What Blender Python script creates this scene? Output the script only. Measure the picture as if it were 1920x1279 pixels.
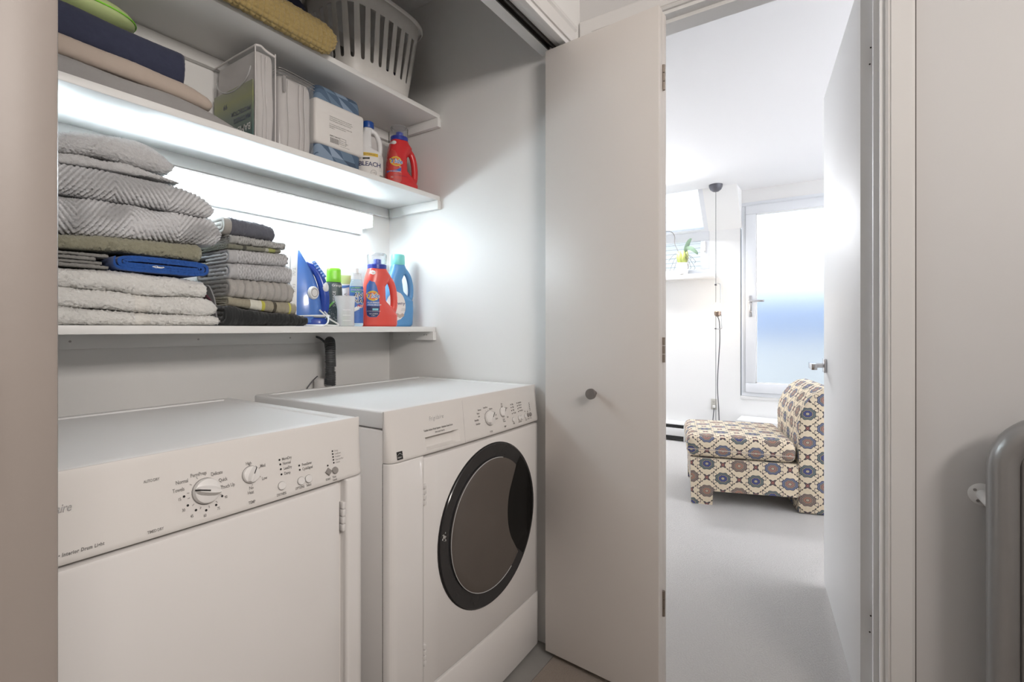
import bpy, bmesh, math, random
import numpy as np
from mathutils import Vector, Matrix
from mathutils.bvhtree import BVHTree

for o in list(bpy.data.objects):
    bpy.data.objects.remove(o, do_unlink=True)
random.seed(4)
RNG = np.random.default_rng(7)
SC = bpy.context.scene
C = SC.collection
PI = math.pi

# ------------------------------------------------------------------ camera
cam = bpy.data.cameras.new('camera')
cam.sensor_width = 36.0
cam.lens = 925.0 / 1920.0 * 36.0
cam.shift_y = -23.5 / 1920.0
cam.clip_start = 0.02
co = bpy.data.objects.new('camera', cam)
C.objects.link(co)
co.location = (0, 0, 1.10)
co.rotation_euler = (PI / 2, 0, math.atan2(615, 925) - PI / 2)
SC.camera = co

# ------------------------------------------------------------------ world (bright overcast day outside the windows)
w = bpy.data.worlds.new('world')
SC.world = w
w.use_nodes = True
bg = w.node_tree.nodes['Background']
bg.inputs[0].default_value = (0.80, 0.90, 1.0, 1)
bg.inputs[1].default_value = 1.75


def area(name, loc, rot, sx, sy, power, col):
    l = bpy.data.lights.new(name, 'AREA')
    l.shape = 'RECTANGLE'
    l.size, l.size_y = sx, sy
    l.energy = power
    l.color = col
    o = bpy.data.objects.new(name, l)
    C.objects.link(o)
    o.location = loc
    o.rotation_euler = rot
    return o


# hallway wall lamp behind the camera, added fill for the bright room, daylight of the roof window
area('hall_wall_lamp', (-0.10, -1.28, 2.03), (PI / 2, 0, 0), 0.95, 0.36, 33.0, (1.0, 0.93, 0.875))
area('room_side_fill', (3.3, -2.05, 1.55), (PI / 2, 0, PI), 2.2, 1.3, 385.0, (0.98, 0.96, 1.0))  # lamp added to brighten the room; its side window is unseen
area('roof_window_daylight', (4.70, 1.75, 2.16), (0, math.radians(38), 0), 0.30, 1.1, 42.0, (0.93, 0.95, 1.0))

SC.view_settings.view_transform = 'Standard'
SC.view_settings.look = 'None'
SC.view_settings.gamma = 1.0
SC.view_settings.exposure = 0.13
SC.view_settings.use_curve_mapping = False


# ------------------------------------------------------------------ mesh helpers
def box(bm, x0, x1, y0, y1, z0, z1, bev=0.0, seg=2):
    r = bmesh.ops.create_cube(bm, size=1.0)
    vs = r['verts']
    for v in vs:
        v.co = Vector(((x0 + x1) / 2 + v.co.x * (x1 - x0), (y0 + y1) / 2 + v.co.y * (y1 - y0), (z0 + z1) / 2 + v.co.z * (z1 - z0)))
    if bev > 0:
        es = list({e for v in vs for e in v.link_edges})
        bmesh.ops.bevel(bm, geom=es, offset=bev, segments=seg, profile=0.5, affect='EDGES')
    return vs


def hexa(bm, pts):
    """eight corners: bottom four then top four, same winding"""
    v = [bm.verts.new(p) for p in pts]
    for f in ((3, 2, 1, 0), (4, 5, 6, 7), (0, 1, 5, 4), (1, 2, 6, 5), (2, 3, 7, 6), (3, 0, 4, 7)):
        bm.faces.new([v[i] for i in f])
    return v


def frame_of(d):
    d = Vector(d).normalized()
    a = Vector((0, 0, 1)) if abs(d.z) < 0.9 else Vector((1, 0, 0))
    u = d.cross(a).normalized()
    return u, d.cross(u).normalized()


def cyl(bm, p0, p1, r0, r1=None, seg=20, caps=True):
    r1 = r0 if r1 is None else r1
    p0, p1 = Vector(p0), Vector(p1)
    u, w_ = frame_of(p1 - p0)
    A = [bm.verts.new(p0 + (u * math.cos(2 * PI * i / seg) + w_ * math.sin(2 * PI * i / seg)) * r0) for i in range(seg)]
    B = [bm.verts.new(p1 + (u * math.cos(2 * PI * i / seg) + w_ * math.sin(2 * PI * i / seg)) * r1) for i in range(seg)]
    for i in range(seg):
        bm.faces.new((A[i], A[(i + 1) % seg], B[(i + 1) % seg], B[i]))
    if caps:
        bm.faces.new(A[::-1])
        bm.faces.new(B)


def smooth_path(pts, n=8):
    P = [Vector(p) for p in pts]
    out = []
    for i in range(len(P) - 1):
        a, b, c, d = P[max(i - 1, 0)], P[i], P[i + 1], P[min(i + 2, len(P) - 1)]
        for k in range(n):
            t = k / n
            out.append(0.5 * ((2 * b) + (c - a) * t + (2 * a - 5 * b + 4 * c - d) * t * t + (3 * b - a - 3 * c + d) * t ** 3))
    out.append(P[-1])
    return out


def tube(bm, pts, rad, seg=10, caps=True):
    P = [Vector(p) for p in pts]
    n = len(P)
    R = rad if isinstance(rad, (list, tuple)) else [rad] * n
    T = [(P[min(i + 1, n - 1)] - P[max(i - 1, 0)]).normalized() for i in range(n)]
    u, w_ = frame_of(T[0])
    rings = []
    for i in range(n):
        u = (u - T[i] * u.dot(T[i])).normalized()
        w_ = T[i].cross(u)
        rings.append([bm.verts.new(P[i] + (u * math.cos(2 * PI * k / seg) + w_ * math.sin(2 * PI * k / seg)) * R[i]) for k in range(seg)])
    for a, b in zip(rings, rings[1:]):
        for k in range(seg):
            bm.faces.new((a[k], a[(k + 1) % seg], b[(k + 1) % seg], b[k]))
    if caps:
        bm.faces.new(rings[0][::-1])
        bm.faces.new(rings[-1])


def lathe(bm, prof, c=(0, 0, 0), seg=28, axis='z', sx=1.0, sy=1.0):
    c = Vector(c)
    rings = []
    for r, h in prof:
        ring = []
        for i in range(seg):
            a = 2 * PI * i / seg
            x, y = r * math.cos(a) * sx, r * math.sin(a) * sy
            p = (x, y, h) if axis == 'z' else ((h, x, y) if axis == 'x' else (y, h, x))
            ring.append(bm.verts.new(c + Vector(p)))
        rings.append(ring)
    for a, b in zip(rings, rings[1:]):
        for k in range(seg):
            bm.faces.new((a[k], a[(k + 1) % seg], b[(k + 1) % seg], b[k]))
    bm.faces.new(rings[0][::-1])
    bm.faces.new(rings[-1])


def loft(bm, rings, caps=True):
    V = [[bm.verts.new(p) for p in r] for r in rings]
    n = len(V[0])
    for a, b in zip(V, V[1:]):
        for k in range(n):
            bm.faces.new((a[k], a[(k + 1) % n], b[(k + 1) % n], b[k]))
    if caps:
        bm.faces.new(V[0][::-1])
        bm.faces.new(V[-1])


def prism(bm, poly, fn, a, b):
    """closed 2d polygon swept between a and b; fn(u, v, t) gives the point"""
    A = [bm.verts.new(fn(u, v, a)) for u, v in poly]
    B = [bm.verts.new(fn(u, v, b)) for u, v in poly]
    n = len(poly)
    bm.faces.new(A)
    bm.faces.new(B[::-1])
    for i in range(n):
        bm.faces.new((A[i], B[i], B[(i + 1) % n], A[(i + 1) % n]))


def rrect(w_, h, r, n=6):
    """rounded rectangle outline, centred"""
    out = []
    for cx, cy, a0 in ((w_ / 2 - r, h / 2 - r, 0), (-w_ / 2 + r, h / 2 - r, PI / 2), (-w_ / 2 + r, -h / 2 + r, PI), (w_ / 2 - r, -h / 2 + r, 1.5 * PI)):
        for i in range(n + 1):
            a = a0 + PI / 2 * i / n
            out.append((cx + r * math.cos(a), cy + r * math.sin(a)))
    return out


OFF = {}


def obj(name, bm, m, parent=None, smooth=35, label=None, local=False, kind=None):
    """link one mesh object; shapes are given in world metres unless local"""
    bmesh.ops.recalc_face_normals(bm, faces=bm.faces[:])
    me = bpy.data.meshes.new(name)
    off = Vector((0, 0, 0))
    if parent is not None:
        off = OFF.get(parent.name, Vector((0, 0, 0)))
        if off.length > 0 and not local:
            bmesh.ops.translate(bm, verts=bm.verts[:], vec=-off)
    bm.to_mesh(me)
    bm.free()
    if smooth:
        me.shade_smooth()
        me.set_sharp_from_angle(angle=math.radians(smooth))
    o = bpy.data.objects.new(name, me)
    C.objects.link(o)
    if m:
        me.materials.append(M[m] if isinstance(m, str) else m)
    if parent is not None:
        o.parent = parent
        OFF[o.name] = off
    if label:
        o['label'] = label
    if kind:
        o['kind'] = kind
    return o


def thing(name, label, cat, loc=(0, 0, 0), rotz=0.0, group=None, kind=None):
    o = bpy.data.objects.new(name, None)
    C.objects.link(o)
    o.empty_display_size = 0.05
    o.location = loc
    o.rotation_euler = (0, 0, rotz)
    if cat:
        o['category'] = cat
    o['label'] = label
    if group:
        o['group'] = group
    if kind:
        o['kind'] = kind
    OFF[o.name] = Vector(loc) if rotz == 0 else Vector((0, 0, 0))
    return o


def tag(o, label, cat, group=None):
    o['label'] = label
    o['category'] = cat
    if group:
        o['group'] = group
    return o


def struct(name, bm, m, label=None, smooth=0, parent=None):
    o = obj(name, bm, m, parent, smooth=smooth)
    if parent is None:
        o['kind'] = 'structure'
    if label:
        o['label'] = label
    return o


def nb():
    return bmesh.new()


def one(name, fn, m, parent=None, **k):
    bm = nb()
    fn(bm)
    return obj(name, bm, m, parent, **k)


def bx(name, m, parent, *a, bev=0.0, smooth=35, seg=2):
    bm = nb()
    box(bm, *a, bev=bev, seg=seg)
    return obj(name, bm, m, parent, smooth=smooth)


def grid_mesh(bm, P, close_u=False, close_v=False):
    n, m_ = P.shape[:2]
    V = [[bm.verts.new(P[i, j]) for j in range(m_)] for i in range(n)]
    for i in range(n if close_u else n - 1):
        for j in range(m_ if close_v else m_ - 1):
            bm.faces.new((V[i][j], V[(i + 1) % n][j], V[(i + 1) % n][(j + 1) % m_], V[i][(j + 1) % m_]))
    return V


# text as flat mesh data: list of vertices (u, v) and faces, in metres, cap height = size
_font = {}


def text_flat(s, size=0.01, align='LEFT', shear=0.0, bold=0.0, spacing=1.0):
    cu = bpy.data.curves.new('lettering', 'FONT')
    cu.body = s
    cu.size = size / 0.69
    cu.align_x = align
    cu.shear = shear
    cu.offset = bold
    cu.space_character = spacing
    cu.resolution_u = 2
    o = bpy.data.objects.new('lettering', cu)
    C.objects.link(o)
    dg = bpy.context.evaluated_depsgraph_get()
    me = bpy.data.meshes.new_from_object(o.evaluated_get(dg))
    vs = [(v.co.x, v.co.y) for v in me.vertices]
    fs = [tuple(p.vertices) for p in me.polygons]
    bpy.data.objects.remove(o, do_unlink=True)
    bpy.data.curves.remove(cu)
    bpy.data.meshes.remove(me)
    return vs, fs


def put_text(bm, s, fn, u=0.0, v=0.0, size=0.01, sx=1.0, **k):
    """fn(u, v) maps the flat lettering onto a surface"""
    vs, fs = text_flat(s, size, **k)
    V = [bm.verts.new(fn(u + a * sx, v + b)) for a, b in vs]
    for f in fs:
        try:
            bm.faces.new([V[i] for i in f])
        except ValueError:
            pass


def put_poly(bm, poly, fn):
    bm.faces.new([bm.verts.new(fn(a, b)) for a, b in poly])


def put_fill(bm, poly, fn, nx=10, ny=10):
    """a flat outline filled with a fine grid so that it can follow a curved surface (convex outlines)"""
    us = [p[0] for p in poly]
    vs = [p[1] for p in poly]
    v0, v1 = min(vs), max(vs)
    rows = []
    for j in range(ny + 1):
        v = v0 + (v1 - v0) * (j / ny * 0.998 + 0.001)
        xs = []
        n = len(poly)
        for i in range(n):
            a, b = poly[i], poly[(i + 1) % n]
            if (a[1] - v) * (b[1] - v) < 0:
                xs.append(a[0] + (b[0] - a[0]) * (v - a[1]) / (b[1] - a[1]))
        if len(xs) < 2:
            continue
        xa, xb = min(xs), max(xs)
        rows.append([bm.verts.new(fn(xa + (xb - xa) * i / nx, v)) for i in range(nx + 1)])
    for a, b in zip(rows, rows[1:]):
        for i in range(nx):
            bm.faces.new((a[i], a[i + 1], b[i + 1], b[i]))


def circ(cx, cy, r, n=16, rx=None):
    return [(cx + (rx or r) * math.cos(2 * PI * i / n), cy + r * math.sin(2 * PI * i / n)) for i in range(n)]


def evaluated(o):
    dg = bpy.context.evaluated_depsgraph_get()
    dg.update()
    return bpy.data.meshes.new_from_object(o.evaluated_get(dg))


def fuse(name, bm, m, parent, voxel=0.002, smooth_it=6):
    """overlapping closed shapes fused into one smooth skin (used for moulded plastic)"""
    me = bpy.data.meshes.new(name)
    bmesh.ops.recalc_face_normals(bm, faces=bm.faces[:])
    bm.to_mesh(me)
    bm.free()
    t = bpy.data.objects.new(name, me)
    C.objects.link(t)
    r = t.modifiers.new('r', 'REMESH')
    r.mode = 'VOXEL'
    r.voxel_size = voxel
    s = t.modifiers.new('s', 'SMOOTH')
    s.factor = 0.5
    s.iterations = smooth_it
    me2 = evaluated(t)
    bpy.data.objects.remove(t, do_unlink=True)
    b2 = bmesh.new()
    b2.from_mesh(me2)
    bpy.data.meshes.remove(me2)
    tree = BVHTree.FromBMesh(b2)
    o = obj(name, b2, m, parent, smooth=60, local=True)
    return o, tree


def caster(tree, org, du, dv, dn, off=0.0006, back=0.3):
    """maps (u, v) on a picture plane to the skin hit along dn, lifted a little"""
    org, du, dv, dn = Vector(org), Vector(du), Vector(dv), Vector(dn).normalized()

    def fn(u, v):
        p = org + du * u + dv * v - dn * back
        h = tree.ray_cast(p, dn)
        if h[0] is None:
            h = tree.find_nearest(org + du * u + dv * v)
            return h[0] - dn * off
        return h[0] + (h[1] if h[1].dot(dn) < 0 else -h[1]) * off
    return fn


# ------------------------------------------------------------------ procedural materials
M = {}


class G:
    """small node graph writer: values are sockets or numbers"""

    def __init__(self, name):
        m = bpy.data.materials.new(name)
        m.use_nodes = True
        self.m = m
        self.t = m.node_tree
        self.b = self.t.nodes['Principled BSDF']
        self.out = self.t.nodes['Material Output']
        M[name] = m

    def node(self, typ, **kw):
        n = self.t.nodes.new(typ)
        for k, v in kw.items():
            setattr(n, k, v)
        return n

    def link(self, v, sock):
        if isinstance(v, bpy.types.NodeSocket):
            self.t.links.new(v, sock)
        elif isinstance(v, (tuple, list)):
            sock.default_value = (*v, 1.0) if len(v) == 3 and sock.type == 'RGBA' else v
        else:
            sock.default_value = v

    def m_(self, op, a, b=0.0, c=None, clamp=False):
        n = self.node('ShaderNodeMath', operation=op, use_clamp=clamp)
        self.link(a, n.inputs[0])
        self.link(b, n.inputs[1])
        if c is not None:
            self.link(c, n.inputs[2])
        return n.outputs[0]

    def add(self, a, b): return self.m_('ADD', a, b)
    def sub(self, a, b): return self.m_('SUBTRACT', a, b)
    def mul(self, a, b): return self.m_('MULTIPLY', a, b)
    def lt(self, a, b): return self.m_('LESS_THAN', a, b)
    def gt(self, a, b): return self.m_('GREATER_THAN', a, b)
    def abs(self, a): return self.m_('ABSOLUTE', a)
    def fract(self, a): return self.m_('FRACT', a)
    def floor(self, a): return self.m_('FLOOR', a)
    def sin(self, a): return self.m_('SINE', a)

    def coord(self, which='Object'):
        return self.node('ShaderNodeTexCoord').outputs[which]

    def xyz(self, v):
        n = self.node('ShaderNodeSeparateXYZ')
        self.link(v, n.inputs[0])
        return n.outputs[0], n.outputs[1], n.outputs[2]

    def vec(self, x, y, z=0.0):
        n = self.node('ShaderNodeCombineXYZ')
        for i, q in enumerate((x, y, z)):
            self.link(q, n.inputs[i])
        return n.outputs[0]

    def noise(self, scale, detail=2.0, rough=0.5, v=None):
        n = self.node('ShaderNodeTexNoise')
        self.link(v if v is not None else self.coord(), n.inputs['Vector'])
        n.inputs['Scale'].default_value = scale
        n.inputs['Detail'].default_value = detail
        n.inputs['Roughness'].default_value = rough
        return n.outputs['Fac']

    def white(self, v):
        n = self.node('ShaderNodeTexWhiteNoise', noise_dimensions='3D')
        self.link(v, n.inputs['Vector'])
        return n.outputs['Value']

    def mix(self, f, a, b):
        n = self.node('ShaderNodeMix', data_type='RGBA')
        self.link(f, n.inputs[0])
        self.link(a, n.inputs[6])
        self.link(b, n.inputs[7])
        return n.outputs[2]

    def ramp(self, f, stops, interp='LINEAR'):
        n = self.node('ShaderNodeValToRGB')
        n.color_ramp.interpolation = interp
        e = n.color_ramp.elements
        while len(e) < len(stops):
            e.new(0.5)
        for i, (p, c) in enumerate(stops):
            e[i].position = p
            e[i].color = (*c, 1)
        self.link(f, n.inputs[0])
        return n.outputs[0]

    def bump(self, h, strength=0.3, dist=0.002):
        n = self.node('ShaderNodeBump')
        n.inputs['Strength'].default_value = strength
        n.inputs['Distance'].default_value = dist
        self.link(h, n.inputs['Height'])
        self.link(n.outputs[0], self.b.inputs['Normal'])

    def set(self, **k):
        names = dict(col='Base Color', rough='Roughness', metal='Metallic', trans='Transmission Weight', ior='IOR', coat='Coat Weight', spec='Specular IOR Level',
                     emit='Emission Color', es='Emission Strength', alpha='Alpha', sheen='Sheen Weight', sss='Subsurface Weight')
        for a, v in k.items():
            self.link(v, self.b.inputs[names[a]])
        return self


def paint(name, c, rough=0.5, var=0.03, scale=6.0, bscale=160.0, bs=0.08, **k):
    g = G(name)
    n = g.noise(scale, 3.0)
    d = tuple(max(0, q * (1 - 2 * var)) for q in c)
    g.set(col=g.mix(n, c, d), rough=rough, **k)
    if bs:
        g.bump(g.noise(bscale, 2.0), bs, 0.001)
    return g


def cloth(name, c, c2=None, scale=700.0, bs=0.5, rough=0.95, dist=0.0015, mottling=120.0, groove_shade=0.0):
    g = G(name)
    c2 = c2 or tuple(q * 0.72 for q in c)
    k = g.mix(g.noise(mottling, 4.0, 0.7), c2, c)
    if groove_shade:
        a = g.node('ShaderNodeAttribute', attribute_name='pile')
        k = g.mix(a.outputs['Fac'], tuple(q * groove_shade for q in c), k)  # shade of the relief put into the colour: grooves darker
    g.set(col=k, rough=rough, sheen=0.25, spec=0.1)
    g.bump(g.noise(scale, 3.0, 0.7), bs, dist)
    return g


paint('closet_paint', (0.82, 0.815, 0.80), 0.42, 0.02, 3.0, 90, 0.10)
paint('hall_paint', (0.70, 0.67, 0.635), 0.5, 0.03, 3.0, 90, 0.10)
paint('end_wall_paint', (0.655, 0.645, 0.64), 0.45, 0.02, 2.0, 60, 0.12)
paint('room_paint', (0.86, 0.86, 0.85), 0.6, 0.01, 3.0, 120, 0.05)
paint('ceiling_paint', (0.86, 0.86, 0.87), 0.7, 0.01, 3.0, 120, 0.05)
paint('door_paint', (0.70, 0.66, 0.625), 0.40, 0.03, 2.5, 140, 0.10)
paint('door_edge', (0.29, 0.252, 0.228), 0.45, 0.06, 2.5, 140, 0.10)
paint('gloss_white', (0.80, 0.795, 0.785), 0.50, 0.02, 4.0, 60, 0.05)
paint('trim_paint', (0.74, 0.725, 0.71), 0.38, 0.02, 5.0, 60, 0.06)
paint('shelf_paint', (0.82, 0.815, 0.80), 0.35, 0.03, 7.0, 50, 0.05)
paint('gap_shade', (0.13, 0.115, 0.105), 0.8, 0.1, 40, 0, 0)
paint('dark_mark', (0.03, 0.025, 0.02), 0.7, 0.2, 90, 0, 0)
paint('enamel', (0.80, 0.78, 0.765), 0.20, 0.01, 3.0, 300, 0.01, coat=0.5)
paint('enamel_top', (0.84, 0.835, 0.83), 0.45, 0.01, 3.0, 300, 0.01, spec=0.3)
paint('enamel_console', (0.74, 0.715, 0.69), 0.30, 0.01, 3.0, 500, 0.03)
paint('plastic_white', (0.77, 0.755, 0.74), 0.30, 0.01, 20, 0, 0)
paint('plastic_gray', (0.30, 0.28, 0.265), 0.35, 0.03, 60, 0, 0)
paint('print_black', (0.015, 0.014, 0.014), 0.5, 0.1, 50, 0, 0)
paint('print_gray', (0.22, 0.21, 0.20), 0.5, 0.1, 50, 0, 0)
paint('print_faint', (0.42, 0.40, 0.385), 0.5, 0.1, 50, 0, 0)
paint('print_white', (0.82, 0.82, 0.80), 0.5, 0.02, 50, 0, 0)
paint('print_navy', (0.025, 0.035, 0.13), 0.4, 0.1, 60, 0, 0)
paint('print_blue', (0.06, 0.17, 0.52), 0.4, 0.1, 60, 0, 0)
paint('print_yellow', (0.75, 0.50, 0.05), 0.45, 0.05, 60, 0, 0)
paint('print_orange', (0.80, 0.20, 0.03), 0.45, 0.05, 60, 0, 0)
paint('print_red', (0.62, 0.06, 0.05), 0.45, 0.05, 60, 0, 0)
paint('print_aqua', (0.25, 0.62, 0.72), 0.45, 0.05, 60, 0, 0)
paint('print_green', (0.25, 0.62, 0.12), 0.45, 0.05, 60, 0, 0)
paint('paper_label', (0.76, 0.735, 0.71), 0.6, 0.01, 30, 0, 0)
paint('silver_print', (0.75, 0.75, 0.76), 0.12, 0.02, 50, 0, 0, metal=0.9)
paint('chrome', (0.72, 0.72, 0.74), 0.18, 0.02, 60, 0, 0, metal=1.0)
paint('steel_dull', (0.42, 0.40, 0.39), 0.38, 0.05, 90, 400, 0.03, metal=0.9)
paint('knob_metal', (0.26, 0.24, 0.23), 0.42, 0.05, 90, 400, 0.03, metal=0.7)
paint('hinge_metal', (0.34, 0.29, 0.25), 0.45, 0.15, 150, 300, 0.05, metal=0.8)
paint('rail_metal', (0.33, 0.325, 0.32), 0.30, 0.05, 20, 90, 0.03, metal=0.45)
paint('track_metal', (0.10, 0.095, 0.09), 0.5, 0.2, 90, 0, 0, metal=0.5)
paint('black_gloss', (0.006, 0.006, 0.006), 0.12, 0.1, 30, 0, 0, spec=0.25)
paint('black_ring', (0.030, 0.030, 0.032), 0.14, 0.1, 12, 0, 0)
paint('porthole_glass', (0.118, 0.100, 0.088), 0.22, 0.12, 5, 0, 0)
paint('hose_rubber', (0.10, 0.105, 0.11), 0.5, 0.15, 60, 300, 0.05)
paint('red_plastic', (0.78, 0.105, 0.085), 0.27, 0.02, 20, 0, 0, sss=0.05)
paint('detergent_red_dark', (0.66, 0.035, 0.04), 0.27, 0.03, 20, 0, 0)
paint('cap_navy', (0.03, 0.05, 0.36), 0.3, 0.05, 20, 0, 0)
paint('spout_blue', (0.12, 0.16, 0.55), 0.3, 0.05, 20, 0, 0)
paint('sky_blue_plastic', (0.10, 0.29, 0.56), 0.28, 0.03, 20, 0, 0)
paint('cap_teal', (0.21, 0.66, 0.62), 0.3, 0.03, 20, 0, 0)
paint('iron_blue', (0.10, 0.25, 0.70), 0.16, 0.12, 9, 0, 0, coat=0.4)
paint('iron_navy', (0.03, 0.08, 0.42), 0.2, 0.1, 30, 0, 0)
paint('lime_cap', (0.28, 0.78, 0.05), 0.3, 0.03, 40, 0, 0)
paint('lime_soft', (0.55, 0.66, 0.30), 0.5, 0.08, 20, 300, 0.1)
paint('bottle_slate', (0.085, 0.12, 0.115), 0.35, 0.1, 30, 0, 0)
paint('tube_white', (0.74, 0.76, 0.82), 0.3, 0.05, 20, 0, 0)
paint('bleach_white', (0.80, 0.80, 0.80), 0.33, 0.02, 20, 0, 0)
paint('bleach_cap', (0.015, 0.08, 0.36), 0.35, 0.03, 20, 0, 0)
paint('basket_plastic', (0.72, 0.70, 0.67), 0.40, 0.04, 60, 0, 0)
paint('navy_cloth', (0.035, 0.04, 0.085), 0.9, 0.2, 40, 500, 0.4)
paint('outlet_plastic', (0.55, 0.53, 0.48), 0.4, 0.02, 20, 0, 0)
paint('heater_dark', (0.02, 0.02, 0.02), 0.5, 0.1, 20, 0, 0)
paint('cord_dark', (0.10, 0.10, 0.11), 0.5, 0.1, 20, 0, 0)
paint('cord_white', (0.80, 0.80, 0.79), 0.4, 0.05, 40, 0, 0)
paint('canopy_dark', (0.13, 0.13, 0.15), 0.35, 0.05, 20, 0, 0, metal=0.3)
paint('pot_white', (0.80, 0.79, 0.78), 0.3, 0.02, 20, 0, 0)
paint('leaf_green', (0.20, 0.29, 0.20), 0.4, 0.15, 40, 200, 0.1)
paint('leaf_lime', (0.50, 0.56, 0.16), 0.4, 0.12, 60, 200, 0.1)
paint('root_brown', (0.20, 0.18, 0.16), 0.7, 0.2, 90, 0, 0)
paint('socket_bronze', (0.30, 0.22, 0.17), 0.35, 0.05, 60, 0, 0, metal=0.8)
paint('pvc_white', (0.77, 0.79, 0.82), 0.3, 0.01, 10, 0, 0)
paint('outside_white', (0.86, 0.86, 0.85), 0.7, 0.05, 8, 60, 0.2)
paint('outside_blue', (0.46, 0.58, 0.84), 0.8, 0.15, 2.0, 0, 0)
paint('rope_tan', (0.40, 0.29, 0.14), 0.9, 0.2, 90, 400, 0.4)
paint('plastic_edge', (0.55, 0.55, 0.55), 0.25, 0.05, 60, 0, 0)

cloth('towel_gray', (0.80, 0.80, 0.815), (0.72, 0.72, 0.735), 450, 0.8, dist=0.003, mottling=350, groove_shade=0.60)
cloth('towel_gray_b', (0.74, 0.74, 0.755), (0.64, 0.64, 0.655), 450, 0.8, dist=0.003, mottling=350, groove_shade=0.58)
cloth('towel_gray_soft', (0.78, 0.775, 0.78), (0.64, 0.635, 0.64), 400, 0.9, dist=0.004, mottling=300)
cloth('towel_white', (0.86, 0.85, 0.82), (0.78, 0.77, 0.74), 400, 0.8, dist=0.003, mottling=300)
cloth('towel_olive', (0.42, 0.405, 0.30), (0.26, 0.25, 0.18), 450, 0.8, dist=0.003, mottling=400)
cloth('towel_taupe', (0.36, 0.35, 0.33), (0.22, 0.215, 0.205), 450, 0.8, dist=0.003, mottling=300)
cloth('towel_blue', (0.035, 0.12, 0.42), (0.018, 0.065, 0.27))
cloth('towel_slate', (0.17, 0.175, 0.205), (0.09, 0.095, 0.115), mottling=300)
cloth('towel_midgray', (0.42, 0.42, 0.43), (0.30, 0.30, 0.31))
cloth('towel_ribbed', (0.62, 0.595, 0.56), (0.36, 0.34, 0.32), 450, 0.8, dist=0.003, mottling=480, groove_shade=0.55)
cloth('towel_charcoal', (0.045, 0.047, 0.048), (0.018, 0.019, 0.02), mottling=420)
cloth('towel_pale', (0.66, 0.66, 0.64), (0.48, 0.48, 0.465), 450, 0.8, dist=0.003, mottling=350, groove_shade=0.45)
cloth('hem_gray', (0.42, 0.40, 0.37), bs=0.15)
cloth('rag_gray', (0.36, 0.36, 0.37), bs=0.15)
cloth('rag_maroon', (0.16, 0.05, 0.075), bs=0.15)
cloth('sheet_gray', (0.34, 0.33, 0.325), (0.30, 0.29, 0.285), 1500, 0.12, mottling=40)
cloth('sheet_beige', (0.50, 0.42, 0.36), (0.45, 0.375, 0.32), 1500, 0.12, mottling=40)
cloth('sheet_navy', (0.055, 0.06, 0.10), (0.035, 0.04, 0.07), 1500, 0.12, mottling=60)
cloth('pad_white', (0.72, 0.69, 0.68), (0.60, 0.575, 0.565), 900, 0.25, mottling=25)
cloth('throw_mustard', (0.46, 0.35, 0.155), (0.32, 0.235, 0.09), 600, 0.5, mottling=260)

# terry with woven bands along its length (olive with dark and yellow stripes)
for nm, base, cells in (('towel_banded', (0.46, 0.42, 0.32), ((0.060, 0.095, (0.70, 0.69, 0.60)), (0.095, 0.104, (0.55, 0.52, 0.10)), (0.130, 0.140, (0.09, 0.08, 0.06)), (0.180, 0.186, (0.60, 0.58, 0.12)))),
                        ('towel_banded_b', (0.28, 0.28, 0.22), ((0.040, 0.050, (0.08, 0.08, 0.065)), (0.115, 0.135, (0.36, 0.38, 0.13)), (0.105, 0.115, (0.42, 0.42, 0.36))))):
    g = G(nm)
    x, y, z = g.xyz(g.coord())
    c = g.mix(g.noise(420, 4, 0.7), tuple(q * 0.55 for q in base), base)
    for a, b, k in cells:
        c = g.mix(g.mul(g.gt(x, a), g.lt(x, b)), c, k)
    g.set(col=c, rough=0.95, sheen=0.2, spec=0.1)
    g.bump(g.noise(700, 3, 0.7), 0.6, 0.0015)

# white terry with a smooth woven band
g = G('towel_white_band')
x, y, z = g.xyz(g.coord())
band = g.mul(g.gt(x, 0.378), g.lt(x, 0.408))
g.set(col=g.mix(band, g.mix(g.noise(120, 4, 0.7), (0.78, 0.77, 0.74), (0.86, 0.85, 0.82)), (0.72, 0.70, 0.66)), rough=0.9, sheen=0.2, spec=0.1)
g.bump(g.mul(g.noise(400, 3, 0.7), g.sub(1.0, band)), 0.8, 0.003)

# carpets
for nm, a, b in (('carpet_room', (0.78, 0.755, 0.725), (0.60, 0.575, 0.55)), ('carpet_hall', (0.50, 0.42, 0.35), (0.33, 0.27, 0.22))):
    g = G(nm)
    g.set(col=g.mix(g.noise(150, 5, 0.8), b, a), rough=1.0, sheen=0.2, spec=0.05)
    g.bump(g.noise(140, 4, 0.8), 1.0, 0.012)

# closet vinyl
g = G('vinyl_gray')
g.set(col=g.mix(g.noise(8, 5, 0.6), (0.30, 0.29, 0.275), (0.22, 0.215, 0.205)), rough=0.4)
g.bump(g.noise(60, 2), 0.1, 0.001)

# light diffuser, bulb
g = G('diffuser_glow')
x, y, z = g.xyz(g.coord())
g.set(col=(0.9, 0.92, 0.95), rough=0.4, emit=(0.80, 0.93, 1.0), es=22.0)
g.bump(g.sin(g.mul(g.add(y, z), 900.0)), 0.4, 0.001)
g = G('tube_glow')
g.set(col=(0.9, 0.92, 0.95), rough=0.4, emit=(0.80, 0.93, 1.0), es=12.0)
g = G('bulb_glow')
g.set(col=(1, 1, 1), emit=(1.0, 0.78, 0.50), es=30.0)

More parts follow.
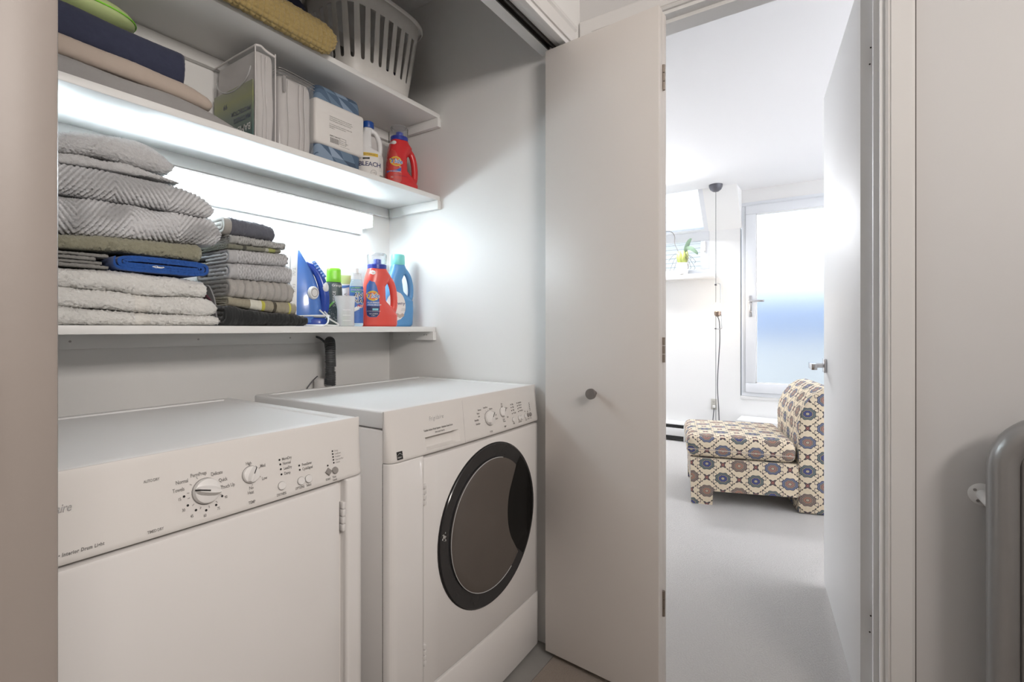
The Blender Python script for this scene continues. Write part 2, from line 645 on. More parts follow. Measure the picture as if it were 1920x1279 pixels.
# clear things
g = G('clear_cap')
g.set(col=(0.93, 0.95, 0.98), rough=0.06, trans=1.0, ior=1.2, alpha=0.75)
g = G('clear_film')
g.set(col=(0.55, 0.55, 0.55), rough=0.12, alpha=0.20)
g = G('cup_milk')
g.set(col=(0.93, 0.93, 0.93), rough=0.25, trans=0.55, ior=1.15)
g = G('spray_clear')
g.set(col=(0.75, 0.90, 0.97), rough=0.08, trans=0.85, ior=1.2)
g = G('window_pane')
g.set(col=(1, 1, 1), rough=0.0, trans=1.0, ior=1.02)
g = G('frosted_pane')
g.set(col=(0.97, 0.985, 1.0), rough=0.72, trans=1.0, ior=1.18)
g = G('package_teal')
x, y, z = g.xyz(g.coord())
g.set(col=g.ramp(g.m_('MULTIPLY', g.sub(z, 0.0), 5.0, clamp=True), [(0.0, (0.05, 0.13, 0.14)), (0.45, (0.14, 0.20, 0.16)), (0.7, (0.28, 0.31, 0.13)), (1.0, (0.30, 0.31, 0.25))]), rough=0.25)

# blanket print: triangles in blues
g = G('triangle_print')
x, y, z = g.xyz(g.coord())
S = 0.046
u = g.mul(g.add(x, g.mul(y, 0.8)), 1 / S)
v = g.mul(g.add(z, g.mul(y, 0.8)), 1 / (S * 0.92))
a = g.add(u, g.mul(v, 0.5))
fa, fb = g.fract(a), g.fract(v)
up = g.gt(g.add(fa, fb), 1.0)
h = g.white(g.vec(g.floor(a), g.floor(v), up))
g.set(col=g.ramp(h, [(0.0, (0.085, 0.135, 0.21)), (0.3, (0.15, 0.22, 0.31)), (0.55, (0.24, 0.32, 0.43)), (0.8, (0.06, 0.095, 0.15)), (0.95, (0.30, 0.38, 0.50))], 'CONSTANT'), rough=0.8)
g.bump(g.noise(900, 2), 0.2, 0.001)

# upholstery: staggered medallions, small flowers and stems on cream
g = G('medallion_fabric')
u, v, _ = g.xyz(g.coord('UV'))
A, B = 0.185, 0.170
pu, pv = g.mul(u, 1 / A), g.mul(v, 1 / B)


def lattice(su, sv):
    a, b = g.add(pu, su), g.add(pv, sv)
    qx, qy = g.mul(g.sub(g.fract(a), 0.5), A), g.mul(g.sub(g.fract(b), 0.5), B)
    return qx, qy, g.floor(a), g.floor(b)


def dist(qx, qy, kx=1.0, ky=1.0, lobes=4.0, amp=0.10):
    ex, ey = g.mul(qx, kx), g.mul(qy, ky)
    d = g.m_('SQRT', g.add(g.mul(ex, ex), g.mul(ey, ey)))
    th = g.m_('ARCTAN2', ey, ex)
    return g.mul(d, g.add(1.0, g.mul(g.m_('COSINE', g.mul(th, lobes)), amp)))


cream = g.mix(g.noise(60, 3, 0.7, g.coord('UV')), (0.64, 0.53, 0.38), (0.78, 0.68, 0.52))
col = cream
qx, qy, _, _ = lattice(0.0, 0.0)
dm = g.add(g.mul(g.abs(qx), 1 / A), g.mul(g.abs(qy), 1 / B))
ring = g.abs(g.sub(dm, 0.5))
wig = g.mul(g.sin(g.mul(g.sub(g.abs(qx), g.abs(qy)), 260.0)), 0.014)
stem = g.mul(g.lt(g.abs(g.add(ring, wig)), 0.017), g.gt(g.m_('MINIMUM', g.abs(qx), g.abs(qy)), 0.016))
col = g.mix(stem, col, (0.10, 0.085, 0.07))
for (su, sv, seed) in ((0.0, 0.0, 1.0), (0.5, 0.5, 7.0)):
    qx, qy, ia, ib = lattice(su, sv)
    d = dist(qx, qy, 0.86, 1.05, 8.0, 0.06)
    h = g.white(g.vec(g.add(ia, g.mul(ib, 2.0)), seed, 0.0))
    main = g.ramp(h, [(0.0, (0.15, 0.165, 0.24)), (0.34, (0.22, 0.17, 0.15)), (0.67, (0.14, 0.165, 0.165))], 'CONSTANT')
    core = g.ramp(h, [(0.0, (0.34, 0.19, 0.16)), (0.34, (0.36, 0.20, 0.15)), (0.67, (0.08, 0.09, 0.22))], 'CONSTANT')
    dark = (0.035, 0.03, 0.04)
    pale = (0.42, 0.36, 0.27)
    for r, c in ((0.0385, dark), (0.0362, main), (0.0255, dark), (0.0240, pale), (0.0212, dark), (0.0195, core), (0.0095, dark), (0.0078, pale)):
        col = g.mix(g.lt(d, r), col, c)
    scal = dist(g.sub(g.abs(qx), 0.047), g.abs(g.sub(g.abs(qy), 0.022)), 1, 1, 3, 0.2)
    col = g.mix(g.mul(g.lt(scal, 0.0115), g.gt(scal, 0.0085)), col, (0.05, 0.045, 0.06))
for (su, sv) in ((0.5, 0.0), (0.0, 0.5)):
    qx, qy, ia, ib = lattice(su, sv)
    d = dist(qx, qy, 1.0, 0.9, 4.0, 0.35)
    col = g.mix(g.lt(d, 0.0150), col, (0.09, 0.075, 0.08))
    col = g.mix(g.lt(d, 0.0075), col, (0.30, 0.13, 0.11))
g.set(col=col, rough=0.9, sheen=0.15, spec=0.1)
g.bump(g.noise(900, 2, 0.6, g.coord('UV')), 0.3, 0.001)

# ------------------------------------------------------------------ the shell of closet, hallway and bright room
XR, YB = 1.50, 1.642          # closet right wall, closet back wall
XD, XD2 = 1.58, 1.695         # end wall of the hallway (two faces)
HW = 0.764                    # hallway wall face over the closet opening
XF = 4.97                     # far wall of the bright room
ZC, ZR = 2.44, 2.373          # hall and room ceilings

bm = nb(); box(bm, -0.13, XD, YB, YB + 0.1, -0.1, ZC); struct('wall_back', bm, 'closet_paint', 'white back wall of the laundry closet')
bm = nb(); box(bm, XR, XD, 0.80, YB, -0.1, ZC); box(bm, XR, XD, HW, 0.80, 0, ZC); struct('wall_right', bm, 'closet_paint', 'white right side wall of the laundry closet')
bm = nb(); box(bm, -0.13, -0.02, 0.80, YB, -0.1, ZC); box(bm, -0.13, -0.02, HW, 0.80, 0, ZC); struct('wall_left', bm, 'closet_paint', 'white left side wall of the laundry closet')
bm = nb(); box(bm, -0.02, XR, HW, 0.869, 2.062, ZC); struct('wall_header', bm, 'closet_paint', 'wall above the closet opening')
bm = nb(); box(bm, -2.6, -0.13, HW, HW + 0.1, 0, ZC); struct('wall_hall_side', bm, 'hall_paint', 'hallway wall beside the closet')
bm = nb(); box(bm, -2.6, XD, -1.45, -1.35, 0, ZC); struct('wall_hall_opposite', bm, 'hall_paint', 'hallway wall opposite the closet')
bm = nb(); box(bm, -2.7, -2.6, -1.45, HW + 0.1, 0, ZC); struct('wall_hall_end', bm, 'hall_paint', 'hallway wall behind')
# end wall with the doorway
DY0, DY1, DZ = -0.100, 0.705, 2.115
bm = nb()
box(bm, XD, XD2, -1.45, DY0, 0, ZC)
box(bm, XD, XD2, DY1, 3.0, 0, ZC)
box(bm, XD, XD2, DY0, DY1, DZ, ZC)
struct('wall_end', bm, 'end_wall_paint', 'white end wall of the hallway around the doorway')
bm = nb(); box(bm, -2.7, XD2, -1.45, 3.0, ZC, ZC + 0.1); struct('ceiling_hall', bm, 'ceiling_paint')
bm = nb(); box(bm, -2.7, 1.50, -1.45, 0.80, -0.1, 0.0); box(bm, 1.50, XD, -1.45, DY0, -0.1, 0.0); box(bm, 1.50, XD, DY1, 0.80, -0.1, 0.0); struct('floor_hall', bm, 'carpet_hall', 'brown carpet of the hallway')
# closet floor: gray vinyl planks, each laid singly
fl = thing('floor_closet', 'gray vinyl plank floor under the laundry machines', None, (0, 0, 0), kind='structure')
bx('subfloor', 'vinyl_gray', fl, -0.02, XR, 0.80, YB, -0.1, -0.006, smooth=0)
for i in range(6):
    y0 = 0.802 + i * 0.140
    bx('plank', 'vinyl_gray', fl, -0.02, XR, y0, min(y0 + 0.138, YB), -0.006, 0.0, bev=0.001, smooth=0)

# bright room
bm = nb(); box(bm, XD2, XF + 0.1, -2.3, 3.0, -0.1, 0.0); box(bm, 1.50, XD2, DY0, DY1, -0.1, 0.0); struct('floor_room', bm, 'carpet_room', 'pale carpet of the bright room')
bm = nb()
box(bm, XD2, 4.704, -2.3, 3.0, ZR, ZR + 0.1)
box(bm, 4.704, XF + 0.1, -2.3, 0.767, ZR, ZR + 0.1)
struct('ceiling_room', bm, 'ceiling_paint', 'white ceiling of the bright room')
bm = nb(); box(bm, XD2, XF + 0.1, 2.9, 3.0, 0, ZR); struct('wall_room_left', bm, 'room_paint')
bm = nb()
box(bm, XD2, 2.2, -2.3, -2.2, 0, ZR); box(bm, 4.4, XF + 0.1, -2.3, -2.2, 0, ZR)
box(bm, 2.2, 4.4, -2.3, -2.2, 0, 0.9); box(bm, 2.2, 4.4, -2.3, -2.2, 2.2, ZR)  # opening in this unseen wall added to brighten the room
struct('wall_room_right', bm, 'room_paint', 'unseen room wall with a wide opening added for light')
SL0, SL1 = (XF, 2.030), (4.704, ZR)      # sloping part of the far wall: bottom and top
bm = nb()
box(bm, XF, XF + 0.1, 0.767, 2.9, 0, 1.625)                 # below the window
box(bm, XF, XF + 0.1, 0.767, 1.040, 1.625, 2.030)           # between window and glazed door
box(bm, XF, XF + 0.1, 2.45, 2.9, 1.625, 2.030)
box(bm, XF, XF + 0.1, -2.2, -0.16, 0, ZR)                   # right of the glazed door
box(bm, XF, XF + 0.1, -0.16, 0.767, 0, 0.479)               # under the glazed door


def slope(bm, y0, y1, t0=0.0, t1=1.0, th=0.08, lift=0.0):
    ax, az = SL0[0] + (SL1[0] - SL0[0]) * t0, SL0[1] + (SL1[1] - SL0[1]) * t0
    cx_, cz = SL0[0] + (SL1[0] - SL0[0]) * t1, SL0[1] + (SL1[1] - SL0[1]) * t1
    n = Vector((SL1[1] - SL0[1], 0, SL0[0] - SL1[0])).normalized()
    o0 = n * lift
    hexa(bm, [Vector((ax, y0, az)) + o0, Vector((ax, y1, az)) + o0, Vector((ax, y1, az)) + o0 + n * th, Vector((ax, y0, az)) + o0 + n * th,
              Vector((cx_, y0, cz)) + o0, Vector((cx_, y1, cz)) + o0, Vector((cx_, y1, cz)) + o0 + n * th, Vector((cx_, y0, cz)) + o0 + n * th])


slope(bm, 0.767, 1.045)
slope(bm, 2.45, 2.9)
hexa(bm, [(XF, 0.755, 2.03), (XF, 0.767, 2.03), (XF + 0.01, 0.767, 2.03), (XF + 0.01, 0.755, 2.03),
          (4.704, 0.755, ZR), (4.704, 0.767, ZR), (XF + 0.01, 0.767, ZR), (XF + 0.01, 0.755, ZR)])   # cheek of the slope beside the glazed door
struct('wall_far', bm, 'room_paint', 'white far wall of the bright room with a sloping upper part')

# window on the left of the far wall: a small tilting light below, a sloped light above
wn = thing('window_1', 'white framed window with a sloped upper pane over a plant sill', None, (XF, 1.6, 1.63), kind='structure')
bm = nb()
box(bm, XF - 0.005, XF + 0.06, 1.040, 2.45, 1.630, 1.672, bev=0.004)
box(bm, XF - 0.005, XF + 0.06, 1.040, 2.45, 1.945, 2.030, bev=0.004)
box(bm, XF - 0.005, XF + 0.06, 1.040, 1.120, 1.672, 1.945, bev=0.004)
box(bm, XF - 0.005, XF + 0.06, 2.37, 2.45, 1.672, 1.945, bev=0.004)
obj('frame', bm, 'pvc_white', wn)
bx('pane', 'window_pane', wn, XF + 0.03, XF + 0.036, 1.120, 2.37, 1.672, 1.945, smooth=0)
bx('handle', 'plastic_white', wn, XF - 0.025, XF - 0.005, 1.070, 1.090, 1.835, 1.935, bev=0.004)
bm = nb()
slope(bm, 1.045, 1.085, th=0.05); slope(bm, 2.41, 2.45, th=0.05); slope(bm, 1.085, 2.41, 0.0, 0.06, th=0.05)
obj('roof_frame', bm, 'pvc_white', wn, smooth=0)
bm = nb(); slope(bm, 1.085, 2.41, 0.06, 1.0, th=0.006, lift=0.02); obj('roof_pane', bm, 'window_pane', wn, smooth=0)
bx('sill', 'gloss_white', wn, 4.86, XF, 0.968, 2.5, 1.572, 1.622, bev=0.004)

# glazed exterior door with a frosted pane
gd = thing('door_3', 'white framed exterior door with one frosted pane', None, (XF, 0.30, 0.479), kind='structure')
gy0, gy1 = -0.16, 0.755
bm = nb()
box(bm, XF - 0.012, XF + 0.07, gy0, gy1, 0.479, 0.515, bev=0.004)
box(bm, XF - 0.012, XF + 0.07, gy0, gy1, 2.220, 2.254, bev=0.004)
box(bm, XF - 0.012, XF + 0.07, gy1 - 0.034, gy1, 0.515, 2.220, bev=0.004)
box(bm, XF - 0.012, XF + 0.07, gy0, gy0 + 0.034, 0.515, 2.220, bev=0.004)
obj('frame', bm, 'pvc_white', gd)
bm = nb()
box(bm, XF - 0.030, XF + 0.05, gy0 + 0.036, gy1 - 0.036, 0.517, 0.605, bev=0.005)
box(bm, XF - 0.030, XF + 0.05, gy0 + 0.036, gy1 - 0.036, 2.139, 2.218, bev=0.005)
box(bm, XF - 0.030, XF + 0.05, 0.635, gy1 - 0.036, 0.605, 2.139, bev=0.005)
box(bm, XF - 0.030, XF + 0.05, gy0 + 0.036, gy0 + 0.12, 0.605, 2.139, bev=0.005)
lf = obj('leaf', bm, 'pvc_white', gd)
bm = nb()
for a in ((gy0 + 0.12, 0.635, 0.605, 0.613), (gy0 + 0.12, 0.635, 2.131, 2.139)):
    box(bm, XF - 0.024, XF + 0.0, *a)
box(bm, XF - 0.024, XF, 0.627, 0.635, 0.605, 2.139)
obj('glazing_bead', bm, 'gloss_white', lf)
bx('pane', 'frosted_pane', lf, XF + 0.0, XF + 0.008, gy0 + 0.12, 0.635, 0.605, 2.139, smooth=0)
bm = nb(); box(bm, XF - 0.042, XF - 0.030, 0.663, 0.689, 1.205, 1.400, bev=0.004); hp = obj('handle_plate', bm, 'chrome', lf)
bm = nb(); cyl(bm, (XF - 0.04, 0.676, 1.348), (XF - 0.075, 0.676, 1.348), 0.010); box(bm, XF - 0.085, XF - 0.068, 0.560, 0.686, 1.338, 1.358, bev=0.004)
obj('lever', bm, 'chrome', lf)
bm = nb(); cyl(bm, (XF - 0.041, 0.676, 1.25), (XF - 0.046, 0.676, 1.25), 0.008); obj('keyhole', bm, 'steel_dull', lf)
bm = nb(); box(bm, XF - 0.006, XF + 0.1, gy0, 0.755, 2.254, ZR); struct('trim_4', bm, 'gloss_white', 'white header board over the exterior door')
bm = nb(); box(bm, XF - 0.014, XF, gy0 - 0.02, 0.767, 0.455, 0.479, bev=0.004); struct('trim_5', bm, 'gloss_white', 'white apron strip under the exterior door')

# what stands outside: neighbour's clapboard house with shingled roof, pale ground, blue backdrop added to tint the frosted pane
nh = thing('neighbour_house', 'overexposed white clapboard house with shingled roof outside the small window', 'house', (8.6, 2.2, 0))
bx('wall', 'outside_white', nh, 8.62, 8.8, 1.75, 6.5, 0.0, 2.62, smooth=0)
for i in range(12):
    z = 1.70 + i * 0.075
    bm = nb(); hexa(bm, [(8.585, 1.75, z), (8.62, 1.75, z), (8.62, 6.5, z), (8.585, 6.5, z), (8.608, 1.75, z + 0.073), (8.62, 1.75, z + 0.073), (8.62, 6.5, z + 0.073), (8.608, 6.5, z + 0.073)])
    obj('clapboard', bm, 'outside_white', nh, smooth=0)
for i in range(11):
    x0, z0 = 8.35 + i * 0.16, 2.60 + i * 0.17
    bm = nb(); hexa(bm, [(x0, 1.55, z0), (x0 + 0.2, 1.55, z0 + 0.19), (x0 + 0.2, 6.6, z0 + 0.19), (x0, 6.6, z0),
                         (x0 - 0.012, 1.55, z0 + 0.02), (x0 + 0.18, 1.55, z0 + 0.21), (x0 + 0.18, 6.6, z0 + 0.21), (x0 - 0.012, 6.6, z0 + 0.02)])
    obj('shingle_course', bm, 'outside_white', nh, smooth=0)
bm = nb(); box(bm, 5.2, 16, -8, 8, -0.1, 0.2); struct('floor_terrace', bm, 'outside_white', 'pale roof terrace outside')

bm = nb(); box(bm, 6.2, 6.4, -3.0, 1.5, 0.2, 1.00); struct('wall_parapet', bm, 'outside_white', 'white parapet added outside to whiten the lower frosted pane')  # added, with its height set to keep the lower frosted pane white
bm = nb(); box(bm, 6.45, 6.5, -1.2, 1.25, 0.2, 1.50); box(bm, 6.43, 6.52, 1.21, 1.25, 0.2, 1.55); box(bm, 6.43, 6.52, -1.2, -1.16, 0.2, 1.55)
tag(obj('blue_backdrop', bm, 'outside_blue', smooth=0), 'blue backdrop added to tint the frosted door pane', 'backdrop')

# hallway doorway: lining, stops, casing
tr = thing('trim_1', 'white painted lining of the doorway with door stops', None, (XD, 0.3, 0), kind='structure')
bm = nb(); box(bm, XD - 0.002, XD2 + 0.002, DY1 - 0.015, DY1, 0, DZ); obj('jamb', bm, 'gloss_white', tr, smooth=0)
bm = nb(); box(bm, XD - 0.002, XD2 + 0.002, DY0, DY0 + 0.015, 0, DZ); obj('jamb', bm, 'gloss_white', tr, smooth=0)
bm = nb(); box(bm, XD - 0.002, XD2 + 0.002, DY0 + 0.015, DY1 - 0.015, DZ - 0.015, DZ); obj('head_jamb', bm, 'gloss_white', tr, smooth=0)
bm = nb(); box(bm, XD + 0.03, XD + 0.072, DY1 - 0.027, DY1 - 0.015, 0, DZ - 0.027); obj('stop', bm, 'gloss_white', tr, smooth=0)
bm = nb(); box(bm, XD + 0.03, XD + 0.072, DY0 + 0.015, DY0 + 0.027, 0, DZ - 0.027); obj('stop', bm, 'gloss_white', tr, smooth=0)
bm = nb(); box(bm, XD + 0.03, XD + 0.072, DY0 + 0.015, DY1 - 0.015, DZ - 0.027, DZ - 0.015); obj('head_stop', bm, 'gloss_white', tr, smooth=0)
ca = thing('trim_2', 'flat painted casing around the doorway with a mitred corner', None, (XD, 0.3, 0), kind='structure')
CW = 0.059


def casing(bm, pts):
    # board with an eased inner bead: pts = inner line a-b, outer line d-c (y, z)
    (a, b, c_, d) = pts
    def lerp(p, q, t): return (p[0] + (q[0] - p[0]) * t, p[1] + (q[1] - p[1]) * t)
    prof = [(0.0, 0.0), (0.0, 0.010), (0.10, 0.014), (0.16, 0.011), (0.20, 0.015), (0.9, 0.015), (1.0, 0.011), (1.0, 0.0)]
    A = [(XD - h, *lerp(a, d, t)) for t, h in prof]
    B = [(XD - h, *lerp(b, c_, t)) for t, h in prof]
    loft(bm, [A, B])


i0, i1, iz = DY0 + 0.004, DY1 - 0.004, DZ - 0.004
bm = nb(); casing(bm, ((i1, 0), (i1, iz), (i1 + CW, iz + CW), (i1 + CW, 0))); obj('side_casing', bm, 'trim_paint', ca, smooth=20)
bm = nb(); casing(bm, ((i0, 0), (i0, iz), (i0 - CW, iz + CW), (i0 - CW, 0))); obj('side_casing', bm, 'trim_paint', ca, smooth=20)
bm = nb(); casing(bm, ((i0, iz), (i1, iz), (i1 + CW, iz + CW), (i0 - CW, iz + CW))); obj('head_casing', bm, 'trim_paint', ca, smooth=20)

bm = nb(); box(bm, XD - 0.0012, XD - 0.0002, i0 - CW - 0.0032, i0 - CW - 0.0002, 0, iz + CW); obj('casing_shade_line', bm, 'gap_shade', ca, smooth=0)  # dark painted strip standing in for the shadow line beside the casing

# header casing over the closet and the folding door track
hc = thing('trim_3', 'white moulded casing and dark metal track over the closet opening', None, (0.75, HW, 2.06), kind='structure')
prof = [(0.0, 0.0), (-0.018, 0.0), (-0.022, 0.008), (-0.014, 0.014), (-0.014, 0.050), (-0.020, 0.056), (-0.020, 0.066), (0.0, 0.066)]
bm = nb(); prism(bm, prof, lambda u, v, t: (t, HW + u, 2.058 + v), -0.02, XR + 0.02); obj('casing', bm, 'trim_paint', hc, smooth=20)
bm = nb(); box(bm, -0.02, XR, 0.799, 0.803, 2.042, 2.062); box(bm, -0.02, XR, 0.819, 0.823, 2.042, 2.062); box(bm, -0.02, XR, 0.803, 0.819, 2.056, 2.062)
obj('track', bm, 'track_metal', hc, smooth=0)
bm = nb(); box(bm, -0.02, XR, HW - 0.012, 0.776, 2.042, 2.062, bev=0.003); box(bm, -0.02, XR, 0.774, 0.798, 2.050, 2.062, bev=0.002); obj('lip', bm, 'gloss_white', hc)
bm = nb(); box(bm, -0.02, XR, 0.824, 0.869, 2.052, 2.062, bev=0.002); obj('inner_board', bm, 'shelf_paint', hc)

# small paint chips and screw holes are kept as parts of the door hinge edge below


# ------------------------------------------------------------------ doors
def slab(bm, a, b, th, z0, z1, side=1, bev=0.002):
    """upright panel from a to b in plan, thickness th to the side"""
    a, b = Vector((*a, 0)), Vector((*b, 0))
    d = (b - a).normalized()
    n = Vector((-d.y, d.x, 0)) * side
    v = hexa(bm, [a + Vector((0, 0, z0)), b + Vector((0, 0, z0)), b + n * th + Vector((0, 0, z0)), a + n * th + Vector((0, 0, z0)),
                  a + Vector((0, 0, z1)), b + Vector((0, 0, z1)), b + n * th + Vector((0, 0, z1)), a + n * th + Vector((0, 0, z1))])
    es = list({e for q in v for e in q.link_edges})
    bmesh.ops.bevel(bm, geom=es, offset=bev, segments=2, profile=0.5, affect='EDGES')


def knuckles(parent, x, y, zs, h=0.075, r=0.005):
    for z in zs:
        bm = nb()
        for k in range(3):
            cyl(bm, (x, y, z + k * h / 3 + 0.001), (x, y, z + (k + 1) * h / 3 - 0.001), r, seg=12)
        obj('hinge', bm, 'hinge_metal', parent)


d1 = thing('door_1', 'folded white bifold closet door with round knob beside the washer', None, (1.45, 0.63, 0), kind='structure')
bm = nb(); slab(bm, (1.439, 0.823), (1.411, 0.433), 0.031, 0.020, 2.030); p1 = obj('panel', bm, 'door_paint', d1, smooth=30)
bm = nb(); slab(bm, (1.474, 0.823), (1.446, 0.433), 0.031, 0.020, 2.030); p2 = obj('panel', bm, 'door_paint', d1, smooth=30)
knuckles(d1, 1.444, 0.429, (0.26, 1.000, 1.795))
bm = nb(); cyl(bm, (1.421, 0.635, 0.899), (1.398, 0.6366, 0.899), 0.007, seg=16); kn = obj('knob_stem', bm, 'knob_metal', p1)
bm = nb(); lathe(bm, [(0.0145, 0.0), (0.0165, -0.002), (0.0165, -0.010), (0.0155, -0.012)], (1.399, 0.6365, 0.899), 28, axis='x'); obj('knob', bm, 'knob_metal', p1)
bm = nb(); cyl(bm, (1.4535, 0.811, 2.03), (1.4535, 0.811, 2.056), 0.005); obj('guide_pin', bm, 'steel_dull', d1)

d2 = thing('door_2', 'folded bifold closet door seen edge-on close to the camera', None, (0.07, 0.62, 0), kind='structure')
bm = nb(); slab(bm, (0.1085, 0.823), (0.1085, 0.440), 0.033, 0.020, 2.030, side=-1, bev=0.003); obj('panel', bm, 'door_edge', d2, smooth=30)
bm = nb(); slab(bm, (0.070, 0.823), (0.070, 0.440), 0.033, 0.020, 2.030, side=-1, bev=0.003); obj('panel', bm, 'door_edge', d2, smooth=30)
knuckles(d2, 0.0725, 0.436, (0.26, 1.000, 1.795))

# room door, opened into the bright room
N_ = Vector((1.702, -0.0475)); ang = math.radians(7.6)
Fv = N_ + Vector((math.cos(ang), math.sin(ang))) * 0.79
d4 = thing('door_4', 'plain white door opened into the bright room', None, (1.70, -0.06, 0), kind='structure')
bm = nb(); slab(bm, N_, Fv, 0.0385, 0.022, 2.082, side=-1, bev=0.0015); lf = obj('leaf', bm, 'gloss_white', d4, smooth=30)
du = Vector((math.cos(ang), math.sin(ang), 0)); dn = Vector((-math.sin(ang), math.cos(ang), 0))


def DP(s, n, z):
    return Vector((N_.x, N_.y, 0)) + du * s + dn * n + Vector((0, 0, z))


def obox(bm, s0, s1, n0, n1, z0, z1, bev=0.0):
    v = hexa(bm, [DP(s0, n0, z0), DP(s1, n0, z0), DP(s1, n1, z0), DP(s0, n1, z0), DP(s0, n0, z1), DP(s1, n0, z1), DP(s1, n1, z1), DP(s0, n1, z1)])
    if bev:
        bmesh.ops.bevel(bm, geom=list({e for q in v for e in q.link_edges}), offset=bev, segments=2, profile=0.5, affect='EDGES')


for sgn in (1, -1):
    n0 = 0.0 if sgn > 0 else -0.0385
    bm = nb(); obox(bm, 0.695, 0.752, min(n0, n0 + sgn * 0.010), max(n0, n0 + sgn * 0.010), 0.918, 0.975, 0.002); obj('rosette', bm, 'chrome', lf)
    bm = nb(); cyl(bm, DP(0.7235, n0 + sgn * 0.008, 0.9465), DP(0.7235, n0 + sgn * 0.055, 0.9465), 0.010, seg=16)
    obox(bm, 0.610, 0.735, min(n0 + sgn * 0.042, n0 + sgn * 0.062), max(n0 + sgn * 0.042, n0 + sgn * 0.062), 0.9345, 0.9585, 0.002); obj('lever', bm, 'chrome', lf)
for z in (0.23, 1.82):
    bm = nb()
    for k in range(3):
        cyl(bm, (1.697, -0.088, z + k * 0.030), (1.697, -0.088, z + k * 0.030 + 0.026), 0.0055, seg=12)
    obj('hinge', bm, 'hinge_metal', d4)
    for k in (0.02, 0.066):
        bm = nb(); cyl(bm, DP(0.0003, -0.021 - k * 0.05, z + k), DP(-0.0008, -0.021 - k * 0.05, z + k), 0.0022, seg=10); obj('screw', bm, 'dark_mark', d4)

# skirting of the end wall below the casing is hidden; raised step below the exterior door
st = bm = nb(); box(bm, 4.70, XF - 0.016, -0.9, 0.757, 0.0, 0.300, bev=0.006); tag(obj('step_box', bm, 'gloss_white'), 'low white step box under the frosted exterior door', 'step')

# ------------------------------------------------------------------ washer and dryer
ZT = 0.903


def yf(x, x0, x1):
    u = (x - (x0 + x1) / 2) / ((x1 - x0) / 2)
    e = min(x - x0, x1 - x)
    y = 0.873 - 0.008 * (1 - u * u)
    if e < 0.022:
        q = 1 - max(e, 0) / 0.022
        y += 0.02 * (1 - math.sqrt(max(0.0, 1 - q * q)))
    return y


def xs_for(x0, x1, a, b, n=24, extra=()):
    L = set([round(a + (b - a) * i / n, 5) for i in range(n + 1)])
    for e in (0.0, 0.002, 0.005, 0.009, 0.014, 0.022):
        for q in (x0 + e, x1 - e):
            if a <= q <= b:
                L.add(round(q, 5))
    for q in extra:
        L.add(round(q, 5))
    return sorted(L)


def front_panel(bm, x0, x1, a, b, z0, z1, proud=0.0, r=0.004, th=0.03):
    """bowed sheet following the machine front, with eased edges"""
    rings = []
    X = xs_for(x0, x1, a, b)
    for x in X:
        e = min(x - a, b - x)
        k = 0.0 if e >= r else r * (1 - math.sqrt(max(0, 1 - (1 - e / r) ** 2)))
        y = yf(x, x0, x1) - proud + k
        yb = 0.8975
        rings.append([(x, yb, z0), (x, y + r, z0), (x, y + r * 0.3, z0 + r * 0.3), (x, y, z0 + r), (x, y, z1 - r), (x, y + r * 0.3, z1 - r * 0.3), (x, y + r, z1), (x, yb, z1)])
    loft(bm, rings)


def console_pt(x0, x1, off=0.0008):
    nrm = Vector((0, -0.121, 0.028)).normalized()

    def fn(x, s):
        y = 0.893 + (yf(x, x0, x1) - 0.893) * s
        return Vector((x, y, ZT - 0.121 * s)) + nrm * off
    return fn


def machine(name, label, x0, x1, hole=None):
    t = thing(name, label, 'washing machine' if name == 'washing_machine' else 'dryer', ((x0 + x1) / 2, 1.15, 0))
    bx('cabinet', 'enamel', t, x0, x1, 0.898, 1.45, 0.02, 0.858, bev=0.003)
    bm = nb()
    box(bm, x0, x1, 0.900, 1.452, 0.861, ZT)
    bm.faces.ensure_lookup_table()
    top = max(bm.faces, key=lambda f: f.calc_center_median().z)
    r = bmesh.ops.inset_region(bm, faces=[top], thickness=0.040, depth=0.0)
    r = bmesh.ops.inset_region(bm, faces=[top], thickness=0.006, depth=-0.003)
    es = [e for e in bm.edges if e.calc_length() > 0.1 and len(e.link_faces) == 2 and e.calc_face_angle(0) > 1.2]
    bmesh.ops.bevel(bm, geom=es, offset=0.006, segments=3, profile=0.5, affect='EDGES')
    obj('top', bm, 'enamel_top', t, smooth=20)
    # console
    bm = nb()
    ex = (hole[0], hole[1]) if hole else ()
    X = xs_for(x0, x1, x0, x1, 30, ex)
    S = [0.0, 0.03, 0.08, 0.3, 0.5, 0.66, 0.8, 0.93, 0.97, 1.0]
    V = []
    for x in X:
        sec = [(x, 0.8975, ZT - 0.121), (x, 0.8990, ZT - 0.002), (x, 0.8970, ZT + 0.0003)]
        for s in S:
            y = 0.893 + (yf(x, x0, x1) - 0.893) * s
            z = ZT - 0.121 * s
            if s == 0.0:
                y, z = y + 0.0006, z
            if s == 1.0:
                y, z = y + 0.002, z
            sec.append((x, y, z))
        V.append([bm.verts.new(p) for p in sec])
    n = len(V[0])
    for i in range(len(X) - 1):
        for k in range(n):
            if hole and hole[0] - 1e-6 <= X[i] and X[i + 1] <= hole[1] + 1e-6 and 3 <= k < n - 1:
                if hole[2] - 1e-6 <= S[k - 3] and S[k - 2] <= hole[3] + 1e-6:
                    continue
            bm.faces.new((V[i][k], V[i][(k + 1) % n], V[i + 1][(k + 1) % n], V[i + 1][k]))
    bm.faces.new(V[0][::-1])
    bm.faces.new(V[-1])
    con = obj('console', bm, 'enamel_console', t, smooth=40)
    return t, con


